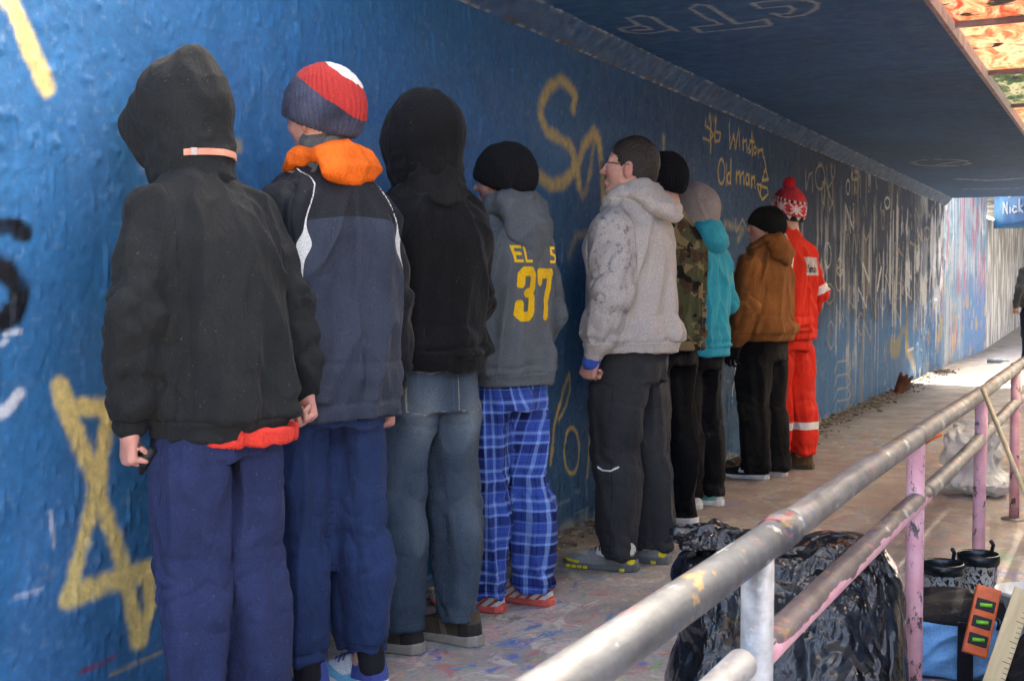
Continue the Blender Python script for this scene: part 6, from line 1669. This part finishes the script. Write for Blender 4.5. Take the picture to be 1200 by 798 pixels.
for a in 'LR': p.shoe(a, fabric('tan_work_leather', (.13, .075, .035), lint=False), plain('brown_rubber', (.06, .04, .028)), None, boot=True, yaw=3, name='boot')

# 10 --------------------------------------------------------------- far figure at the frame edge
p = Person('distant person in grey sweatshirt and dark jeans standing beyond the roof end', -1.30, 19.3, 50, 1.76, .98, group='people further along the walkway', seed=10, yaw=0, h=.012)
p.body()
p.top('sweatshirt', fabric('ash_sweat', (.085, .085, .088)), hem=.86, loose=.014, fold=1.0)
p.hood_down(fabric('ash_hood', (.085, .085, .088)), h=.009)
p.beanie(fabric('grey_beanie_knit', (.05, .05, .055)), h=.008)
p.trousers('jeans', fabric('dark_denim', (.018, .028, .05)), 1.0)
for a in 'LR': p.shoe(a, fabric('black_trainer', (.012, .012, .013)), M_RUB_W)

# ------------------------------------------------------------------ things on the ground by the rail
def crumple(V, Q, seed, amp, fr=14):
    N = normals(V, Q); P = V.astype(np.float32)
    w = np.stack([vnoise(P * 7, seed + i) - .5 for i in range(3)], 1).astype(np.float32) * .12
    P2 = P + w
    d = np.zeros(len(V))
    for o, (f_, a_) in enumerate(((fr, 1.0), (fr * 2.1, .55), (fr * 4.3, .28))):
        n = vnoise(P2 * (f_, f_, f_ * .6), seed + 5 + o)
        d += a_ * (np.abs(2 * n - 1) - .5)
    return V + N * (d * amp)[:, None]
m = Mat('black_bin_liner', .16, 0, .6)
m.color((.008, .008, .009))
m.b.inputs['Coat Weight'].default_value = .3; m.b.inputs['Coat Roughness'].default_value = .15
q1 = m.math('ABSOLUTE', m.math('SUBTRACT', m.noise(6.5, 2, .5, m.coord((1.2, 1.2, .7)), .4), .5)); q2 = m.math('ABSOLUTE', m.math('SUBTRACT', m.noise(21, 2, .5, m.coord((1.4, 1.0, .8)), .3), .5))
zn = m.ramp(m.noise(4.5, 2), [(.42, .15), (.62, 1)])
m.bump(q1, .9, .16).bump(m.math('MULTIPLY', q2, zn), .7, .045)
M_BAG = m.m
b = empty('bin_bag', (-.74, 3.0, -.03)); tag(b, 'full shiny black plastic bin bag slumped on the ground behind the handrail', 'bag')
f = Field((-.45, -.45, -.02), (.45, .45, .80), .0065)
f.ell((-.02, 0, .20), (.30, .28, .22), .06); f.ell((.05, .05, .36), (.22, .22, .20), .08); f.ell((.10, .10, .47), (.15, .14, .13), .06)
f.ell((-.12, -.06, .40), (.14, .15, .13), .06)
z_ = f.ax[2][None, None, :]
f.F = np.maximum(f.F, (.004 - z_).astype(np.float32))
f.ell((-.19, .02, .47), (.13, .12, .085), .05); f.ell((-.08, -.02, .52), (.10, .09, .05), .04)
V, Q = f.mesh(1); V = crumple(V, Q, 400, .020, 5.5); V[:, 2] = np.maximum(V[:, 2], .033)
mesh_obj('sack', V, Q, M_BAG, b, True)
f = Field((-.40, -.3, .40), (.20, .3, .75), .0055)
f.seg((-.16, .0, .50), (-.20, .0, .56), .05, .035, .02); f.ell((-.22, .01, .565), (.10, .09, .022), .03, rx=.25); f.ell((-.12, .03, .57), (.09, .07, .022), .03, rx=-.3)
V, Q = f.mesh(1); mesh_obj('tied_neck', crumple(V, Q, 420, .022, 14), Q, M_BAG, b, True)

# translucent bag with an orange tie
m = Mat('clear_plastic', .25, 0, .5)
m.color((.80, .82, .82)); m.bump(m.noise(18, 3, .5, None, .5), .6, .02)
m.b.inputs['Transmission Weight'].default_value = .25; m.b.inputs['IOR'].default_value = 1.12; m.b.inputs['Alpha'].default_value = .85
b = empty('clear_bag', (-.80, 7.35, 0)); tag(b, 'crumpled clear plastic bag with an orange tie behind the pink posts', 'bag')
f = Field((-.3, -.3, -.02), (.3, .3, .52), .009)
f.ell((0, 0, .24), (.17, .17, .18), .05); f.ell((.05, -.03, .08), (.20, .19, .085), .04)
V, Q = f.mesh(1); V = crumple(V, Q, 440, .045, 9); V[:, 2] = np.maximum(V[:, 2], .003); mesh_obj('sack', V, Q, m.m, b, True)
MB().tube([(-.15, -.12, .34), (-.19, -.14, .33), (-.24, -.15, .29), (-.29, -.15, .27)], [.010, .016, .014, .006], 8).build('tie', plain('orange_tie', (.75, .15, .03)), b, True)

# stick leaning on the rail
tag(MB().tube([(-.49, 4.80, .795), (-.30, 4.56, .40), (-.105, 4.32, .005)], .0085, 10).build('wooden_stick', plain('pale_dowel', (.62, .48, .28)), None, True),
    'thin pale wooden stick leaning against the top rail', 'stick')

# patterned rubber boots
m = Mat('black_floral_rubber', .3, 0, .5)
vv = m.voro(62, 'F1', m.coord((1, 1, .8))); n_ = m.noise(26, 3)
n_ = m.noise(58, 1.5, .5, m.coord((1, 1, .75)), 1.6)
m.color(m.mix(m.ramp(n_, [(.49, 0), (.53, 1)]), (.60, .60, .57), (.012, .012, .013)))
M_BOOT = m.m; M_BOOTK = plain('black_gloss_rubber', (.012, .012, .013), .25)
def boot(loc, rz, label):
    e = empty('rubber_boot', loc, rz); tag(e, label, 'boot', 'pair of patterned rubber boots')
    prof = [(.050, .05), (.053, .10), (.058, .17), (.062, .235)]
    MB().lathe(prof + [(.0655, .236), (.0660, .258)], 28).build('shaft', M_BOOT, e, True)
    MB().lathe([(.0615, .262), (.057, .235), (.048, .06), (.0, .055)], 28).build('lining', M_BOOTK, e, True)
    MB().lathe([(.0665, .232), (.069, .240), (.069, .262), (.065, .268), (.060, .262), (.060, .236)], 28).build('rim', M_BOOTK, e, True)
    f = Field((-.08, -.09, -.005), (.08, .21, .13), .006)
    f.seg((0, -.01, .045), (0, .13, .038), .046, .036, .02, fu=(1, 0, 0), fs=1.05); f.seg((0, 0, .05), (0, 0, .10), .048, .050, .02)
    f.F = np.maximum(f.F, (.012 - f.ax[2][None, None, :]).astype(np.float32))
    V, Q = f.mesh(1); mesh_obj('foot', V, Q, M_BOOT, e, True)
    f = Field((-.08, -.09, -.01), (.08, .21, .04), .005); f.seg((0, -.012, .010), (0, .135, .010), .052, .042, .01)
    f.F = np.maximum(f.F, np.maximum(.001 - f.ax[2][None, None, :], f.ax[2][None, None, :] - .022).astype(np.float32))
    V, Q = f.mesh(1); mesh_obj('sole', V, Q, M_BOOTK, e, True)
    MB().tube([(.0, -.066, .25), (0, -.080, .285), (0, -.066, .30)], .007, 8).build('pull_loop', M_BOOTK, e, True)
boot((-.545, 4.22, 0), R(160), 'black and white floral rubber boot, the left one of the pair')
boot((-.455, 4.42, 0), R(150), 'black and white floral rubber boot, right of its pair and partly hidden')

# blue and black cool bag
b = empty('cool_bag', (-.55, 3.92, 0)); b.rotation_euler = (0, 0, R(12)); tag(b, 'light blue and black soft cool bag behind the nearest pink post', 'bag')
mb_ = fabric('sky_blue_nylon', (.17, .42, .72), rough=.5, weave=600, wb=.12, mott=.1, sheen=0, lint=False); mk_ = fabric('black_nylon', (.014, .014, .016), rough=.6, weave=600, lint=False)
f = Field((-.26, -.20, -.01), (.26, .20, .34), .006); f.box((0, 0, .095), (.205, .125, .092), .03)
V, Q = f.mesh(2); V = V + normals(V, Q) * ((ridge(V.astype(np.float32), (1, .2, .5), 3, 13, 70, .04) - .5) * .022)[:, None]; V[:, 2] = np.maximum(V[:, 2], .003)
mesh_obj('body', V, Q, mb_, b, True)
f = Field((-.30, -.22, .10), (.30, .22, .42), .006); f.box((.0, .0, .182), (.212, .132, .026), .022, .03); f.ell((-.17, .03, .245), (.075, .10, .085), .06); f.ell((.08, .0, .195), (.12, .10, .035), .04)
V, Q = f.mesh(2); V = V + normals(V, Q) * ((ridge(V.astype(np.float32), (1, .4, .2), 3, 12, 74, .04) - .5) * .030)[:, None]
mesh_obj('lid', V, Q, mk_, b, True)
MB().box((.10, -.134, .095), (.022, .006, .088)).build('strap', mk_, b, False, .003)

# black coat on the ground at the frame edge
f = Field((-.3, -.3, -.02), (.3, .3, .36), .007); f.ell((0, 0, .10), (.20, .22, .15), .05); f.ell((.03, .08, .18), (.16, .12, .11), .05)
V, Q = f.mesh(2); V = V + normals(V, Q) * ((ridge(V.astype(np.float32), (1, .6, .3), 3, 10, 80, .05) - .5) * .05)[:, None]; V[:, 2] = np.maximum(V[:, 2], .003)
o = mesh_obj('black_coat', V, Q, fabric('black_coat_cloth', (.016, .016, .017)), None, True); o.location = (-.10, 3.62, 0)
tag(o, 'crumpled black coat lying beside the wooden try square', 'coat')

# orange spirit level resting against the cool bag
lv = empty('spirit_level', (-.385, 3.66, .13)); lv.rotation_euler = (R(-20), R(14), R(12)); tag(lv, 'short orange spirit level with three green vials', 'level')
m_or = plain('orange_plastic', (.80, .13, .02), .4)
MB().box((0, 0, .10), (.034, .010, .098)).build('body', m_or, lv, False, .004)
m_gr = Mat('green_vial', .1).color((.25, .75, .05)).m
for i, z in enumerate((.145, .095, .045)):
    w_ = MB().box((0, -.0105, z), (.026, .003, .016)).build('window', M_BLACK, lv, False, .002)
    MB().tube([(-.016, -.0145, z - .003), (.016, -.0145, z + .003)], .0055, 10).build('vial', m_gr, w_, True)

# wooden try square
sq = empty('try_square', (-.335, 3.40, .05)); sq.rotation_euler = (R(-28), R(20), R(8)); tag(sq, 'pale wooden try square with printed scale leaning beside the orange level', 'square')
m_w = Mat('boxwood', .5); m_w.color(m_w.ramp(m_w.noise(8, 4, .6, m_w.coord((6, 6, .6))), [(.3, (.50, .36, .17)), (.7, (.66, .51, .28))]))
MB().box((0, 0, .16), (.026, .004, .20)).build('blade', m_w.m, sq, False, .0015)
MB().box((.09, 0, .342), (.062, .0038, .017)).build('stock', m_w.m, sq, False, .0015)
for i in range(24):
    z = -.02 + i * .0145
    MB().box((.019 if i % 4 else .015, -.0045, z), (.0055 if i % 4 else .010, .0004, .0007)).build('scale_mark', M_BLACK, sq)

# bucket, tray, blue cloth
bk = empty('bucket', (-.255, 6.02, 0)); tag(bk, 'white plastic bucket at the right edge beyond the boots', 'bucket')
MB().lathe([(0, .004), (.115, .004), (.120, .01), (.138, .235), (.145, .237), (.145, .252), (.137, .252), (.118, .012), (0, .010)], 32).build('pail', plain('white_bucket_plastic', (.66, .68, .66), .4), bk, True)
MB().tube([(.143 * math.cos(a), .143 * math.sin(a), .24 - .10 * abs(math.sin(a))) for a in np.linspace(math.pi, 2 * math.pi, 16)], .003, 6).build('handle', M_TOPD, bk, True)
tr = empty('paint_tub', (-.275, 4.18, 0)); tag(tr, 'shallow white paint tub standing behind the try square', 'tub')
MB().lathe([(0, .004), (.085, .004), (.09, .01), (.100, .20), (.108, .203), (.108, .214), (.099, .214), (.088, .19), (0, .19)], 28).build('tub', plain('white_tub_plastic', (.66, .66, .62), .4), tr, True)
f = Field((-.2, -.2, -.01), (.2, .2, .16), .007); f.ell((0, 0, .06), (.07, .06, .04), .03)
V, Q = f.mesh(2); V = V + normals(V, Q) * ((ridge(V.astype(np.float32), (1, .2, .3), 3, 16, 90, .05) - .5) * .04)[:, None]; V[:, 2] = np.maximum(V[:, 2], .003)
o = mesh_obj('blue_cloth', V, Q, fabric('blue_rag', (.03, .07, .33)), None, True); o.location = (-.36, 4.62, .0)
tag(o, 'small crumpled blue cloth heaped right of the rubber boots', 'cloth')
V[:, 2] -= 0
# broken brown pot leaning on the wall
bp = empty('broken_pot', (-2.30, 13.9, 0), R(20)); tag(bp, 'broken brown clay pot leaning against the wall further along', 'pot')
v, F = [], []
n1, n2 = 14, 8
for i in range(n1):
    for j in range(n2):
        a = math.pi * (.1 + .75 * i / (n1 - 1)); h_ = j / (n2 - 1)
        r_ = .065 + .035 * h_
        for t in (0, .012):
            v.append(((r_ - t) * math.cos(a), (r_ - t) * math.sin(a), h_ * (.22 + .02 * math.sin(i * 1.7)) + .002))
def ix(i, j, t): return (i * n2 + j) * 2 + t
for i in range(n1 - 1):
    for j in range(n2 - 1):
        F.append([ix(i, j, 0), ix(i + 1, j, 0), ix(i + 1, j + 1, 0), ix(i, j + 1, 0)]); F.append([ix(i, j, 1), ix(i, j + 1, 1), ix(i + 1, j + 1, 1), ix(i + 1, j, 1)])
    F.append([ix(i, n2 - 1, 0), ix(i + 1, n2 - 1, 0), ix(i + 1, n2 - 1, 1), ix(i, n2 - 1, 1)])
for i in (0, n1 - 1):
    for j in range(n2 - 1): F.append([ix(i, j, 0), ix(i, j + 1, 0), ix(i, j + 1, 1), ix(i, j, 1)])
m = Mat('brown_clay', .7); m.color(m.ramp(m.noise(9, 4), [(.35, (.10, .035, .015)), (.7, (.25, .10, .05))]))
o = mesh_obj('shard', np.array(v), F, m.m, bp, True); o.rotation_euler = (R(-12), R(-18), R(-150))
# empty bottle on the floor in the gap
tag(MB().tube([(-1.98, 20.0, .035), (-1.80, 20.08, .035), (-1.76, 20.1, .035), (-1.68, 20.13, .035)], [.034, .034, .014, .013], 14).build('plastic_bottle', plain('pale_blue_plastic', (.45, .55, .62), .25), None, True),
    'small pale plastic bottle lying on the path beyond the roof end', 'bottle')
